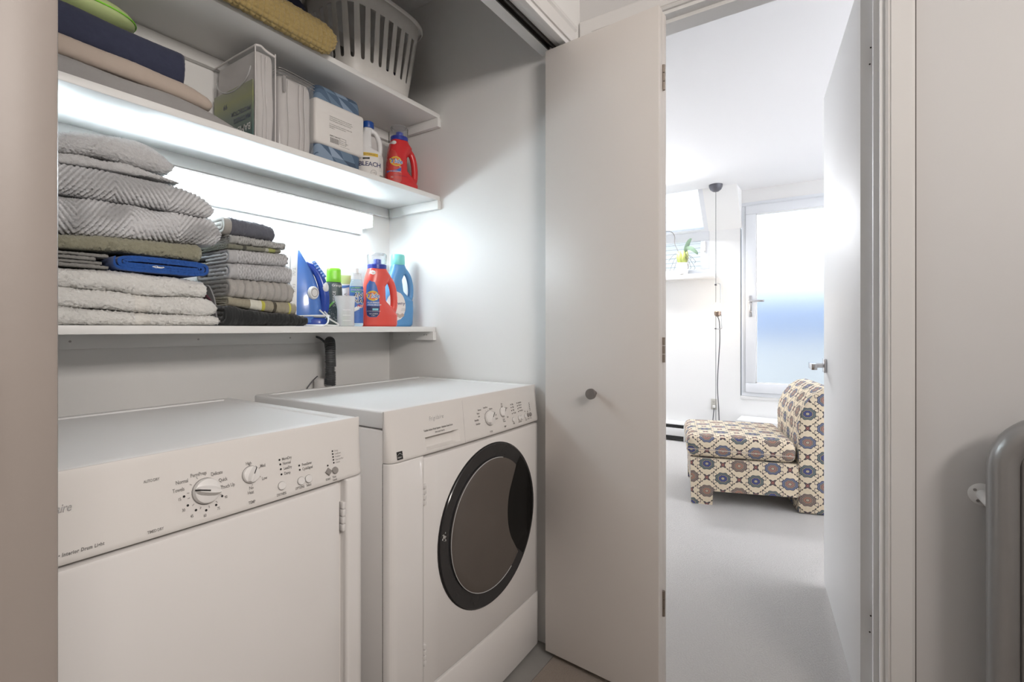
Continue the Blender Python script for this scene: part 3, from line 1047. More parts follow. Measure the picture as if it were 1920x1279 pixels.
def dial(parent, fn, x, s, r, h, ang, m='plastic_white', grip=True):
    """round dial with raised grip fin and a pointer line, on the sloping console"""
    c = fn(x, s)
    ax = Vector((0, -0.974, 0.225)).normalized()
    ux = Vector((1, 0, 0))
    uz = ax.cross(ux) * -1
    uz = Vector((0, 0.225, 0.974))
    bm = nb()
    n = 28
    rings = []
    for q, hh in ((1.0, -0.002), (1.0, 0.25), (0.93, 0.45), (0.80, 0.52)):
        rings.append([c + (ux * math.cos(2 * PI * i / n) + uz * math.sin(2 * PI * i / n)) * r * q + ax * h * hh for i in range(n)])
    loft(bm, rings)
    k = obj('dial', bm, m, parent)
    d = ux * math.cos(ang) + uz * math.sin(ang)
    p = ux * -math.sin(ang) + uz * math.cos(ang)
    bm = nb()
    rings = []
    for hh, wl, wp in ((0.45, 0.93, 0.42), (0.8, 0.90, 0.26), (1.0, 0.84, 0.16)):
        ring = []
        for i in range(16):
            a = 2 * PI * i / 16
            cx, sx = math.cos(a), math.sin(a)
            ring.append(c + d * r * wl * math.copysign(abs(cx) ** 0.7, cx) + p * r * wp * math.copysign(abs(sx) ** 0.7, sx) + ax * h * hh)
        rings.append(ring)
    loft(bm, rings)
    obj('dial_grip', bm, m, k)
    bm = nb()
    a0, a1, w_ = c + d * r * 0.06 + ax * (h * 1.0 + 0.0006), c + d * r * 0.84 + ax * (h * 1.0 + 0.0006), p * r * 0.055
    bm.faces.new([bm.verts.new(q) for q in (a0 - w_, a1 - w_, a1 + w_, a0 + w_)])
    a2, a3 = c + d * r * 0.97 + ax * h * 0.45, a1
    bm.faces.new([bm.verts.new(q) for q in (a3 - w_, a2 - w_ + ax * 0.001 + d * 0.001, a2 + w_ + ax * 0.001 + d * 0.001, a3 + w_)])
    obj('pointer', bm, 'print_black', k, smooth=0)
    bm = nb()
    ringp = [[c + (ux * math.cos(2 * PI * i / n) + uz * math.sin(2 * PI * i / n)) * r * q + ax * 0.0004 for i in range(n)] for q in (1.0, 1.05)]
    loft(bm, ringp, caps=False)
    obj('dial_gap', bm, 'print_gray', k, smooth=0)


def button(parent, fn, x, s, r, m='plastic_white', diamond=False):
    c = fn(x, s)
    ax = Vector((0, -0.974, 0.225)).normalized()
    ux, uz = Vector((1, 0, 0)), Vector((0, 0.225, 0.974))
    n = 4 if diamond else 20
    bm = nb()
    rings = []
    for q, hh in ((1.0, -0.001), (1.0, 0.0018), (0.86, 0.0026)):
        rings.append([c + (ux * math.cos(2 * PI * i / n) + uz * math.sin(2 * PI * i / n)) * r * q + ax * hh for i in range(n)])
    loft(bm, rings)
    b = obj('button', bm, m, parent, smooth=25)
    bm = nb()
    loft(bm, [[c + (ux * math.cos(2 * PI * i / n) + uz * math.sin(2 * PI * i / n)) * r * q + ax * 0.0003 for i in range(n)] for q in (1.0, 1.09)], caps=False)
    obj('button_gap', bm, 'print_gray', b, smooth=0)


def dots(bm, fn, pts, r):
    for x, s in pts:
        put_poly(bm, [(x + r * math.cos(2 * PI * i / 12), s + r / 0.124 * math.sin(2 * PI * i / 12)) for i in range(12)], fn)


def txt(bm, fn, s, x, sv, size, **k):
    """lettering on the console: x in metres, sv the slope fraction of the baseline"""
    put_text(bm, s, lambda u, v: fn(u, sv - v / 0.124), x, 0.0, size, **dict(dict(sx=0.74), **k))


def hinge_plate(parent, x0, x1, x, z0, z1, rows=4):
    bm = nb()
    for k in range(rows):
        a, b = z0 + (z1 - z0) * k / rows + 0.001, z0 + (z1 - z0) * (k + 1) / rows - 0.001
        y = yf(x, x0, x1)
        box(bm, x - 0.0035, x + 0.0035, y - 0.0005, y + 0.012, a, b, bev=0.0008)
    obj('hinge', bm, 'plastic_white', parent)


# ---- dryer
DX0, DX1 = 0.037, 0.727
dr, con = machine('dryer', 'white front-loading clothes dryer with dial console, nearest to the camera', DX0, DX1)
fn = console_pt(DX0, DX1)
bm = nb(); front_panel(bm, DX0, DX1, DX0 + 0.065, 0.662, 0.07, 0.776, proud=0.0, r=0.006); obj('door', bm, 'enamel', dr, smooth=40)
bm = nb(); front_panel(bm, DX0, DX1, 0.677, DX1, 0.03, 0.780, r=0.006); obj('front_stile', bm, 'enamel', dr, smooth=40)
bm = nb(); front_panel(bm, DX0, DX1, DX0, DX0 + 0.053, 0.03, 0.780, r=0.006); obj('front_stile', bm, 'enamel', dr, smooth=40)
bm = nb(); front_panel(bm, DX0, DX1, DX0 + 0.053, 0.677, 0.03, 0.778, proud=-0.020, r=0.001, th=0.032); obj('door_frame', bm, 'enamel_console', dr, smooth=40)
hinge_plate(dr, DX0, DX1, 0.670, 0.672, 0.735)
hinge_plate(dr, DX0, DX1, 0.670, 0.20, 0.263)
dial(con, fn, 0.400, 0.600, 0.0205, 0.020, math.radians(164))
dial(con, fn, 0.476, 0.533, 0.0148, 0.012, math.radians(62))
for x, s, r in ((0.531, 0.809, 0.0074), (0.571, 0.820, 0.0074), (0.5875, 0.821, 0.0074)):
    button(con, fn, x, s, r)
button(con, fn, 0.634, 0.802, 0.0078, 'plastic_gray', True)
button(con, fn, 0.650, 0.809, 0.0068, 'plastic_gray')
bm = nb()
for s, x, v, h in (('AUTO DRY', 0.315, 0.325, 0.0042), ('TIMED DRY', 0.314, 0.930, 0.0042), ('Towels', 0.352, 0.525, 0.0058), ('Normal', 0.3575, 0.432, 0.0058),
                   ('PermPress', 0.3795, 0.385, 0.0058), ('Delicate', 0.4105, 0.424, 0.0058), ('Quick', 0.4215, 0.528, 0.0058), ('Touch Up', 0.4235, 0.628, 0.0058),
                   ('15', 0.3585, 0.640, 0.0046), ('30', 0.3625, 0.785, 0.0046), ('45', 0.3735, 0.885, 0.0046), ('60', 0.3925, 0.925, 0.0046), ('75', 0.4145, 0.885, 0.0046), ('90', 0.4280, 0.765, 0.0046),
                   ('High', 0.4695, 0.392, 0.0056), ('Med', 0.4945, 0.468, 0.0056), ('Low', 0.4950, 0.652, 0.0056), ('No', 0.4705, 0.738, 0.0056), ('Heat', 0.4670, 0.800, 0.0056), ('TEMP', 0.4665, 0.935, 0.0050),
                   ('MoreDry', 0.5375, 0.442, 0.0052), ('Normal', 0.5380, 0.512, 0.0052), ('LessDry', 0.5385, 0.585, 0.0052), ('Damp', 0.5385, 0.662, 0.0052), ('DRYNESS', 0.5190, 0.945, 0.0046),
                   ('PressSaver', 0.5765, 0.600, 0.0052), ('CycleSignal', 0.5765, 0.668, 0.0052), ('OPTIONS', 0.5570, 0.932, 0.0046), ('Select', 0.5810, 0.930, 0.0046),
                   ('START', 0.6255, 0.935, 0.0040), ('Pause', 0.6420, 0.922, 0.0038), ('Cancel', 0.6415, 0.970, 0.0038)):
    txt(bm, fn, s, x, v, h, bold=0.00008, spacing=0.92)
txt(bm, fn, 'Moisture Sensor Drying \u2022 Interior Drum Light', 0.262, 0.905, 0.0045, align='RIGHT', shear=0.2, bold=0.00025, spacing=1.15)
obj('lettering', bm, 'print_gray', con, smooth=0, kind='stuff')
bm = nb()
for s, x, v in (('Drying', 0.6535, 0.505), ('CoolDown', 0.6535, 0.553), ('PressSaver', 0.6535, 0.602), ('Clean Lint Filter', 0.6535, 0.651), ('Control', 0.6535, 0.698)):
    txt(bm, fn, s, x, v, 0.0036, spacing=0.85)
obj('fine_lettering', bm, 'print_faint', con, smooth=0, kind='stuff')
bm = nb()
dots(bm, fn, [(0.3675, 0.600), (0.3715, 0.722), (0.3825, 0.808), (0.3975, 0.846), (0.4135, 0.815), (0.4245, 0.722)], 0.0019)
dots(bm, fn, [(0.5325, 0.424), (0.533, 0.493), (0.533, 0.565), (0.533, 0.643), (0.571, 0.581), (0.571, 0.648), (0.634, 0.700)], 0.0019)
dots(bm, fn, [(0.649, 0.487 + k * 0.0485) for k in range(5)], 0.0018)
obj('indicator_lights', bm, 'print_black', con, smooth=0, kind='stuff')
bm = nb()
for k in range(13):
    a = math.radians(172 - k * 28.5)
    if -100 < math.degrees(a) < -60:
        pass
    for q in (0.0265,):
        x, s = 0.400 + q * math.cos(a), 0.600 - q * math.sin(a) / 0.124
        dx, ds = 0.0018 * math.cos(a), -0.0018 * math.sin(a) / 0.124
        px, ps = -0.0007 * math.sin(a), -0.0007 * math.cos(a) / 0.124
        put_poly(bm, [(x - dx - px, s - ds - ps), (x + dx - px, s + ds - ps), (x + dx + px, s + ds + ps), (x - dx + px, s - ds + ps)], fn)
for a in (95, 25, -25, -88):
    a = math.radians(a)
    x, s = 0.476 + 0.0185 * math.cos(a), 0.533 - 0.0185 * math.sin(a) / 0.124
    put_poly(bm, [(x - 0.0008, s - 0.008), (x + 0.0008, s - 0.008), (x + 0.0008, s + 0.008), (x - 0.0008, s + 0.008)], fn)
obj('tick_marks', bm, 'print_faint', con, smooth=0, kind='stuff')
bm = nb(); txt(bm, fn, 'Frigidaire', 0.2295, 0.440, 0.011, align='RIGHT', shear=0.35, spacing=0.95, bold=0.0002); obj('script_lettering', bm, 'silver_print', con, smooth=0, kind='stuff')

# ---- washer
WX0, WX1 = 0.800, 1.490
HOLE = (0.920, 1.050, 0.66, 0.93)
wa, con = machine('washing_machine', 'white front-loading washing machine with dark round porthole beside the bifold door', WX0, WX1, HOLE)
fn = console_pt(WX0, WX1)
# detergent drawer pull: a recess behind the opening in the console
f0 = console_pt(WX0, WX1, 0.0)
bm = nb()
a, b, s0, s1 = HOLE
front = [f0(a, s0), f0(b, s0), f0(b, s1), f0(a, s1)]
back = [f0(a + 0.006, s0 + 0.02) + Vector((0, 0.020, 0)), f0(b - 0.006, s0 + 0.02) + Vector((0, 0.020, 0)), f0(b - 0.02, s1 - 0.04) + Vector((0, 0.014, 0)), f0(a + 0.006, s1 - 0.04) + Vector((0, 0.014, 0))]
A_ = [bm.verts.new(p) for p in front]; B_ = [bm.verts.new(p) for p in back]
for i in range(4):
    bm.faces.new((A_[i], A_[(i + 1) % 4], B_[(i + 1) % 4], B_[i]))
bm.faces.new(B_)
obj('drawer_pull', bm, 'enamel_console', con, smooth=20)
bm = nb()
for k in (0,):
    P = [f0(1.0855 - 0.018 * q, q) for q in (0.06, 0.35, 0.66, 0.985)]
    nrm = Vector((0, -0.0006, 0.0001))
    for p, q in zip(P, P[1:]):
        bm.faces.new([bm.verts.new(v) for v in (p + nrm, p + nrm + Vector((0.0006, 0, 0)), q + nrm + Vector((0.0006, 0, 0)), q + nrm)])
obj('drawer_seam', bm, 'print_faint', con, smooth=0)
bm = nb(); front_panel(bm, WX0, WX1, WX0, 0.909, 0.02, 0.780, r=0.003); obj('front_stile', bm, 'enamel', wa, smooth=40)
bm = nb(); front_panel(bm, WX0, WX1, 0.913, 1.476, 0.191, 0.774, r=0.006); door = obj('door', bm, 'enamel', wa, smooth=40)
bm = nb(); front_panel(bm, WX0, WX1, 0.913, WX1, 0.008, 0.187, r=0.004); obj('kick_panel', bm, 'enamel', wa, smooth=40)
bm = nb(); front_panel(bm, WX0, WX1, 0.909, WX1, 0.02, 0.780, proud=-0.020, r=0.001, th=0.035); obj('door_frame', bm, 'enamel_console', wa, smooth=40)
hinge_plate(wa, WX0, WX1, 0.913, 0.655, 0.710)
hinge_plate(wa, WX0, WX1, 0.913, 0.250, 0.305)
PX, PZ, PR, PY = 1.193, 0.521, 0.2345, 0.8655
bm = nb()
n = 72
prof = [(PR * 1.0, 0.012), (PR * 1.0, -0.003), (PR * 0.992, -0.005), (PR * 0.975, -0.0045), (PR * 0.80, -0.0012), (PR * 0.78, -0.0010), (PR * 0.5, -0.0006)]
loft(bm, [[(PX + r * math.cos(2 * PI * i / n), PY + h, PZ + r * math.sin(2 * PI * i / n)) for i in range(n)] for r, h in prof])
rg = obj('porthole_ring', bm, 'black_ring', door, smooth=40)
# smoked window disc with a finger grip cut into its right side
RW = PR * 0.815
cx2, cz2, r2 = 0.236, 0.012, 0.170
rm = []
for i in range(n):
    a = 2 * PI * i / n
    r = RW
    # distance along the ray to the grip circle
    b_ = math.cos(a) * cx2 + math.sin(a) * cz2
    disc = b_ * b_ - (cx2 * cx2 + cz2 * cz2 - r2 * r2)
    if disc > 0 and b_ > 0:
        r = min(RW, b_ - math.sqrt(disc))
    rm.append(r)
bm = nb()
rings = []
for q in (1.0, 1.0, 0.97, 0.85, 0.65, 0.4, 0.15):
    k = len(rings)
    ring = []
    for i in range(n):
        a = 2 * PI * i / n
        r = rm[i] * q
        y = -0.0075 - 0.007 * (1 - (r / RW) ** 2)
        if k == 0:
            y = -0.0005
        if k == 1:
            y = -0.0060
        ring.append((PX + r * math.cos(a), PY + y, PZ + r * math.sin(a)))
    rings.append(ring)
loft(bm, rings)
obj('porthole_window', bm, 'porthole_glass', door, smooth=40)
bm = nb(); tube(bm, [(PX + RW * 1.003 * math.cos(a), PY - 0.0062, PZ + RW * 1.003 * math.sin(a)) for a in np.linspace(math.radians(75), math.radians(300), 60)], 0.0011, 6)
obj('window_rim', bm, 'plastic_edge', door)
bm = nb()
lens = []
for i in range(40):
    a = -math.acos((cx2 ** 2 + cz2 ** 2 + r2 ** 2 - RW ** 2) / (2 * r2 * math.hypot(cx2, cz2))) + 2 * math.acos((cx2 ** 2 + cz2 ** 2 + r2 ** 2 - RW ** 2) / (2 * r2 * math.hypot(cx2, cz2))) * i / 39
    d0 = math.atan2(cz2, cx2) + PI
    lens.append((cx2 + r2 * math.cos(d0 + a), cz2 + r2 * math.sin(d0 + a)))
b0, b1 = math.atan2(lens[-1][1], lens[-1][0]), math.atan2(lens[0][1], lens[0][0])
lo, hi = min(b0, b1), max(b0, b1)
arc = [(PR * 0.965 * math.cos(lo + (hi - lo) * i / 39), PR * 0.965 * math.sin(lo + (hi - lo) * i / 39)) for i in range(40)]
if b0 > b1:
    arc = arc[::-1]
poly = lens + arc
bm.faces.new([bm.verts.new((PX + x * 0.995, PY - 0.0030 - 0.002 * max(0, (math.hypot(x, z) - 0.19) / 0.04), PZ + z * 0.995)) for x, z in poly])
obj('finger_grip', bm, 'black_gloss', door, smooth=0)
bm = nb()
loft(bm, [[(PX + r * math.cos(2 * PI * i / n), PY + h, PZ + r * math.sin(2 * PI * i / n)) for i in range(n)] for r, h in ((PR * 1.012, 0.012), (PR * 1.012, -0.0005), (PR * 1.0, -0.0012), (PR * 0.999, 0.010))], caps=False)
obj('porthole_gasket', bm, 'print_black', door)
# worn white scuffs on the ring
bm = nb()
for k in range(26):
    x, z = PX - 0.219 + random.gauss(0, 0.006), PZ + 0.030 + random.gauss(0, 0.008)
    put_poly(bm, [(x + random.uniform(-.003, .003), z + random.uniform(-.0025, .0025)) for _ in range(4)], lambda u, v: (u, PY - 0.0052 + 0.0008, v))
obj('scuffs', bm, 'print_white', door, smooth=0, kind='stuff')
# console fittings
dial(con, fn, 1.195, 0.595, 0.0215, 0.014, math.radians(48))
dial(con, fn, 1.268, 0.533, 0.0150, 0.010, math.radians(58))
for x, s, r in ((1.320, 0.790, 0.0075), (1.3555, 0.790, 0.0070), (1.3700, 0.790, 0.0070), (1.396, 0.795, 0.0070)):
    button(con, fn, x, s, r)
button(con, fn, 1.412, 0.775, 0.0075, 'plastic_gray', True)
button(con, fn, 1.428, 0.780, 0.0066, 'plastic_gray')
bm = nb()
for s, x, v, h in (('Normal', 1.146, 0.372, 0.005), ('PermPress', 1.1730, 0.345, 0.005), ('Delicate', 1.2010, 0.400, 0.005), ('Heavy', 1.1390, 0.445, 0.005), ('Soak', 1.1420, 0.515, 0.005),
                   ('Rinse/Spin', 1.1235, 0.590, 0.005), ('Drain/Spin', 1.1265, 0.680, 0.005), ('Off', 1.2260, 0.580, 0.005), ('Quick', 1.2240, 0.665, 0.005), ('CYCLE', 1.1850, 0.935, 0.0048),
                   ('Hot', 1.2650, 0.345, 0.005), ('Cold', 1.2630, 0.402, 0.005), ('Warm', 1.2840, 0.470, 0.005), ('Cold', 1.2840, 0.700, 0.005), ('Cold', 1.2620, 0.735, 0.005), ('Warm', 1.2620, 0.785, 0.005), ('TEMP', 1.2620, 0.915, 0.0048),
                   ('Max', 1.3250, 0.415, 0.005), ('High', 1.3250, 0.490, 0.005), ('Med', 1.3250, 0.565, 0.005), ('No Spin', 1.3250, 0.645, 0.005), ('SPIN', 1.3150, 0.905, 0.0045),
                   ('ExtraRinse', 1.3620, 0.412, 0.0048), ('FreshCare', 1.3620, 0.480, 0.0048), ('PreWash', 1.3620, 0.550, 0.0048), ('Cycle Signal', 1.3620, 0.625, 0.0048), ('OPTIONS', 1.3470, 0.905, 0.0045),
                   ('Delay', 1.3910, 0.905, 0.004), ('START', 1.4060, 0.895, 0.004), ('Pause', 1.4230, 0.890, 0.004)):
    txt(bm, fn, s, x, v, h, bold=0.00008, spacing=0.92)
txt(bm, fn, 'Tumble Action Wash System \u2022 Stainless Steel Drum', 0.918, 0.545, 0.0048, bold=0.0002, spacing=1.02)
txt(bm, fn, 'Extra Large Capacity', 0.958, 0.612, 0.0040, bold=0.0001)
obj('lettering', bm, 'print_gray', con, smooth=0, kind='stuff')
bm = nb()
dots(bm, fn, [(1.3185, 0.399 + 0.0775 * k) for k in range(4)] + [(1.3565, 0.397 + 0.0745 * k) for k in range(4)] + [(1.430, 0.473 + 0.0475 * k) for k in range(5)] + [(1.4115, 0.68), (1.396, 0.66)], 0.0019)
obj('indicator_lights', bm, 'print_black', con, smooth=0, kind='stuff')
bm = nb()
for k in range(9):
    a = math.radians(200 - k * 27)
    x, s = 1.195 + 0.0265 * math.cos(a), 0.595 - 0.0265 * math.sin(a) / 0.124
    put_poly(bm, [(x - 0.0009, s - 0.006), (x + 0.0009, s - 0.006), (x + 0.0009, s + 0.006), (x - 0.0009, s + 0.006)], fn)
obj('tick_marks', bm, 'print_faint', con, smooth=0, kind='stuff')
bm = nb(); txt(bm, fn, 'Frigidaire', 0.942, 0.345, 0.0105, shear=0.35, spacing=1.25, bold=0.0001); obj('script_lettering', bm, 'silver_print', con, smooth=0, kind='stuff')
bm = nb(); put_fill(bm, [(0.822, 0.80), (0.840, 0.80), (0.840, 0.955), (0.822, 0.955)], fn, 4, 4); es_ = obj('energy_label', bm, 'print_black', con, smooth=0)
f2 = console_pt(WX0, WX1, 0.0014)
bm = nb()
for k in range(6):
    put_poly(bm, [(0.824 + 0.0125 * k / 5, 0.865 - 0.035 * math.sin(k / 5 * PI)), (0.8255 + 0.0125 * k / 5, 0.865 - 0.035 * math.sin(k / 5 * PI)), (0.8255 + 0.0125 * k / 5, 0.876 - 0.035 * math.sin(k / 5 * PI)), (0.824 + 0.0125 * k / 5, 0.876 - 0.035 * math.sin(k / 5 * PI))], f2)
txt(bm, f2, 'ENERGY', 0.8235, 0.925, 0.0032)
obj('energy_print', bm, 'print_white', es_, smooth=0)

# drain hose hooked over the wall box behind the washer
hs = thing('drain_hose', 'gray corrugated washer drain hose bent over behind the washer', 'hose', (1.165, 1.58, 0.88))
path = smooth_path([(1.178, 1.605, 0.885), (1.176, 1.605, 0.96), (1.172, 1.603, 1.01), (1.163, 1.596, 1.045), (1.152, 1.578, 1.050), (1.142, 1.562, 1.025), (1.136, 1.556, 0.98), (1.136, 1.556, 0.92), (1.137, 1.560, 0.895)], 14)
n1 = int(len(path) * 0.52)
P = path[n1 - 4:]
bm = nb()
fine = []
for a, b in zip(P, P[1:]):
    for k in range(3):
        fine.append(a.lerp(b, k / 3))
L, acc = [0.0], 0.0
for a, b in zip(fine, fine[1:]):
    acc += (b - a).length
    L.append(acc)
tube(bm, fine, [0.0165 + 0.0022 * (1 if (l / 0.0062) % 1.0 < 0.55 else -1) for l in L], 16)
obj('corrugated_hose', bm, 'hose_rubber', hs, smooth=30)
bm = nb(); tube(bm, path[int(len(path) * 0.12):n1], 0.0185, 18); obj('elbow_sleeve', bm, 'hose_rubber', hs)
bm = nb()
P = [Vector((1.179, 1.605, 0.86 + 0.0022 * k)) for k in range(36)]
tube(bm, P, [0.0135 + 0.0022 * (1 if (k % 3) < 2 else -1) for k in range(36)], 16); obj('hose_tail', bm, 'hose_rubber', hs, smooth=30)
bm = nb(); tube(bm, smooth_path([(1.150, 1.60, 1.045), (1.135, 1.61, 1.062), (1.125, 1.625, 1.07)], 5), 0.004, 8); obj('strap', bm, 'hose_rubber', hs)
bm = nb(); lathe(bm, [(0.030, 0.0), (0.030, 0.055), (0.024, 0.060), (0.022, 0.06), (0.022, 0.01), (0.0, 0.01)][:5], (1.137, 1.600, 0.855), 20); pc = obj('drain_cup', bm, 'plastic_white', hs)
bm = nb(); tube(bm, smooth_path([(1.115, 1.60, 0.925), (1.09, 1.60, 0.905), (1.065, 1.605, 0.87)], 5), 0.0022, 6); obj('tie', bm, 'cord_dark', hs)

# ------------------------------------------------------------------ shelves and the tube light
def screw(parent, p, r=0.0028, d=(0, -1, 0)):
    bm = nb(); cyl(bm, p, Vector(p) + Vector(d) * 0.0012, r, seg=10); obj('screw', bm, 'steel_dull', parent)


SH = [('lowest white closet shelf holding the towels and bottles', 1.087, 1.107, 1.368), ('middle white closet shelf above the tube light', 1.615, 1.634, 1.345), ('top white closet shelf under the laundry basket', 1.946, 1.964, 1.345)]
for i, (lab, z0, z1, yf0) in enumerate(SH):
    t = thing('wall_shelf', lab, 'shelf', (0.75, 1.5, z0), group='white painted closet shelves')
    bx('board', 'shelf_paint', t, -0.018, 1.498, yf0, YB - 0.001, z0, z1, bev=0.0015)
    ch = 0.040 if i == 0 else 0.036
    if i == 0:
        bx('back_cleat', 'shelf_paint', t, -0.018, 1.30, YB - 0.020, YB - 0.001, z0 - ch, z0, bev=0.001)
        bx('side_cleat', 'shelf_paint', t, XR - 0.020, XR - 0.001, yf0 - 0.002, YB - 0.045, z0 - 0.034, z0, bev=0.001)
        for x in (0.42, 0.72, 1.02):
            screw(t, (x, YB - 0.020, z0 - 0.020))
        for y in (1.40, 1.415, 1.50):
            screw(t, (XR - 0.020, y, z0 - 0.013), 0.0018, (-1, 0, 0))
    else:
        bx('back_cleat', 'shelf_paint', t, -0.018, 1.478, YB - 0.020, YB - 0.001, z0 - ch, z0, bev=0.001)
        bx('side_cleat', 'shelf_paint', t, XR - 0.020, XR - 0.001, yf0 - 0.004, YB - 0.021, z0 - ch, z0, bev=0.001)

fx = thing('fluorescent_light', 'glowing white fluorescent tube light under the middle shelf', 'light', (0.73, 1.60, 1.52))
X0, X1 = 0.115, 1.337
bx('housing', 'gloss_white', fx, X0, X1 + 0.004, YB - 0.016, YB - 0.001, 1.484, 1.558, bev=0.002)
bm = nb(); box(bm, X0, X1 - 0.03, 1.600, YB - 0.016, 1.488, 1.512, bev=0.003); obj('lower_strip', bm, 'tube_glow', fx)
bm = nb(); box(bm, X0, X1, 1.560, YB - 0.018, 1.508, 1.550, bev=0.004, seg=3); obj('diffuser', bm, 'diffuser_glow', fx)
bx('top_shield', 'gloss_white', fx, X0, X1, 1.558, YB - 0.016, 1.5505, 1.557, bev=0.002)  # opaque strip added to keep the diffuser's light off the shelf underside
bm = nb(); box(bm, X1, X1 + 0.004, 1.560, YB - 0.018, 1.506, 1.558, bev=0.001); obj('end_cap', bm, 'gloss_white', fx)
bm = nb(); box(bm, X0 - 0.004, X0, 1.560, YB - 0.018, 1.506, 1.558, bev=0.001); obj('end_cap', bm, 'gloss_white', fx)

# ------------------------------------------------------------------ folded cloth
def resample(sec, n, closed=True):
    P = np.array(sec, float)
    if closed:
        P = np.vstack([P, P[:1]])
    L = np.concatenate([[0], np.cumsum(np.linalg.norm(np.diff(P, axis=0), axis=1))])
    q = np.linspace(0, L[-1], n + 1)[:-1] if closed else np.linspace(0, L[-1], n)
    return np.stack([np.interp(q, L, P[:, 0]), np.interp(q, L, P[:, 1])], 1), q


def stadium(d, h, r=None, n=10):
    """closed outline in (y, z): front at y = 0 rounded with radius r, back at y = d"""
    r = r or h / 2 * 0.98
    rz = h / 2
    out = []
    for cy, a0 in ((d - r, -PI / 2), (r, PI / 2)):
        for i in range(n + 1):
            a = a0 + PI * i / n
            out.append((cy + r * math.cos(a), rz + rz * math.copysign(abs(math.sin(a)) ** 0.8, math.sin(a))))
    return out


def fold_strip(d, h, lines=4):
    """outline of a cloth strip folded over itself, seen at its end: list of left side points then right side reversed"""
    t = h / lines
    zc = t * (1.5 if lines == 4 else 0.5 * lines - 0.5)
    if lines == 4:
        zc = t * 1.5
    yf_, yb_ = 2.0 * t, d - 2.0 * t
    path = []
    z = zc
    cz = zc
    side = 0
    path.append((yb_ - 0.25 * d, z))
    r = t / 2
    for k in range(lines):
        # line to the front (even) or back (odd)
        y_to = yf_ if k % 2 == 0 else yb_
        path.append((y_to, z))
        if k == lines - 1:
            break
        up = (k % 2 == 0)
        c = z + r if up else z - r
        for i in range(1, 9):
            a = PI * i / 8
            yy = y_to - r * math.sin(a) if k % 2 == 0 else y_to + r * math.sin(a)
            zz = c - r * math.cos(a) if up else c + r * math.cos(a)
            path.append((yy, zz))
        z = c + r if up else c - r
        r += t / 2
    P, _ = resample(path, 130, closed=False)
    T = np.gradient(P, axis=0)
    T /= np.linalg.norm(T, axis=1)[:, None] + 1e-9
    N = np.stack([-T[:, 1], T[:, 0]], 1)
    a = P + N * t * 0.47
    b = P - N * t * 0.47
    sec = np.vstack([a, b[::-1]])
    sec[:, 1] -= sec[:, 1].min()
    return sec


def chevron(period=0.13, pitch=0.0125, amp=0.0022, slope=1.0, ph=0.0, flat=0.0, amp_k=1.35):
    def fn(X, S, Y, Z):
        tri = np.abs(((X + ph) / period) % 1.0 - 0.5) * period
        p = (S + slope * tri * 1.6) / pitch
        q = np.abs((p % 1.0) - 0.5)
        g_ = amp * amp_k * (0.75 - 1.75 * np.exp(-(q / 0.17) ** 2))
        # diamonds: swap direction in alternate cells
        if flat:
            g_ = np.where(X < flat, 0.0, g_)
        return g_
    return fn


def ribs(pitch=0.019, amp=0.003):
    return lambda X, S, Y, Z: amp * 1.2 * np.sqrt(np.abs(np.sin(PI * X / pitch))) - amp * 0.5


def weave(pitch=0.013, amp=0.0035):
    def fn(X, S, Y, Z):
        a, b = X / pitch, S / pitch
        chk = np.floor(a) + np.floor(b)
        u = np.abs(np.sin(PI * a)) * np.abs(np.sin(PI * b))
        return amp * (u ** 0.5) * np.where(chk % 2 == 0, 1.0, 0.75) - amp * 0.4
    return fn


def lumps(amp, sc, seed):
    r = np.random.default_rng(seed)
    K = r.normal(size=(7, 2)) * sc
    ph = r.uniform(0, 6.28, 7)
    return lambda X, S, Y, Z: amp * sum(np.sin(k[0] * X + k[1] * S + p) for k, p in zip(K, ph)) / 2.6


def sumf(*f):
    return lambda *a: sum(q(*a) for q in f)


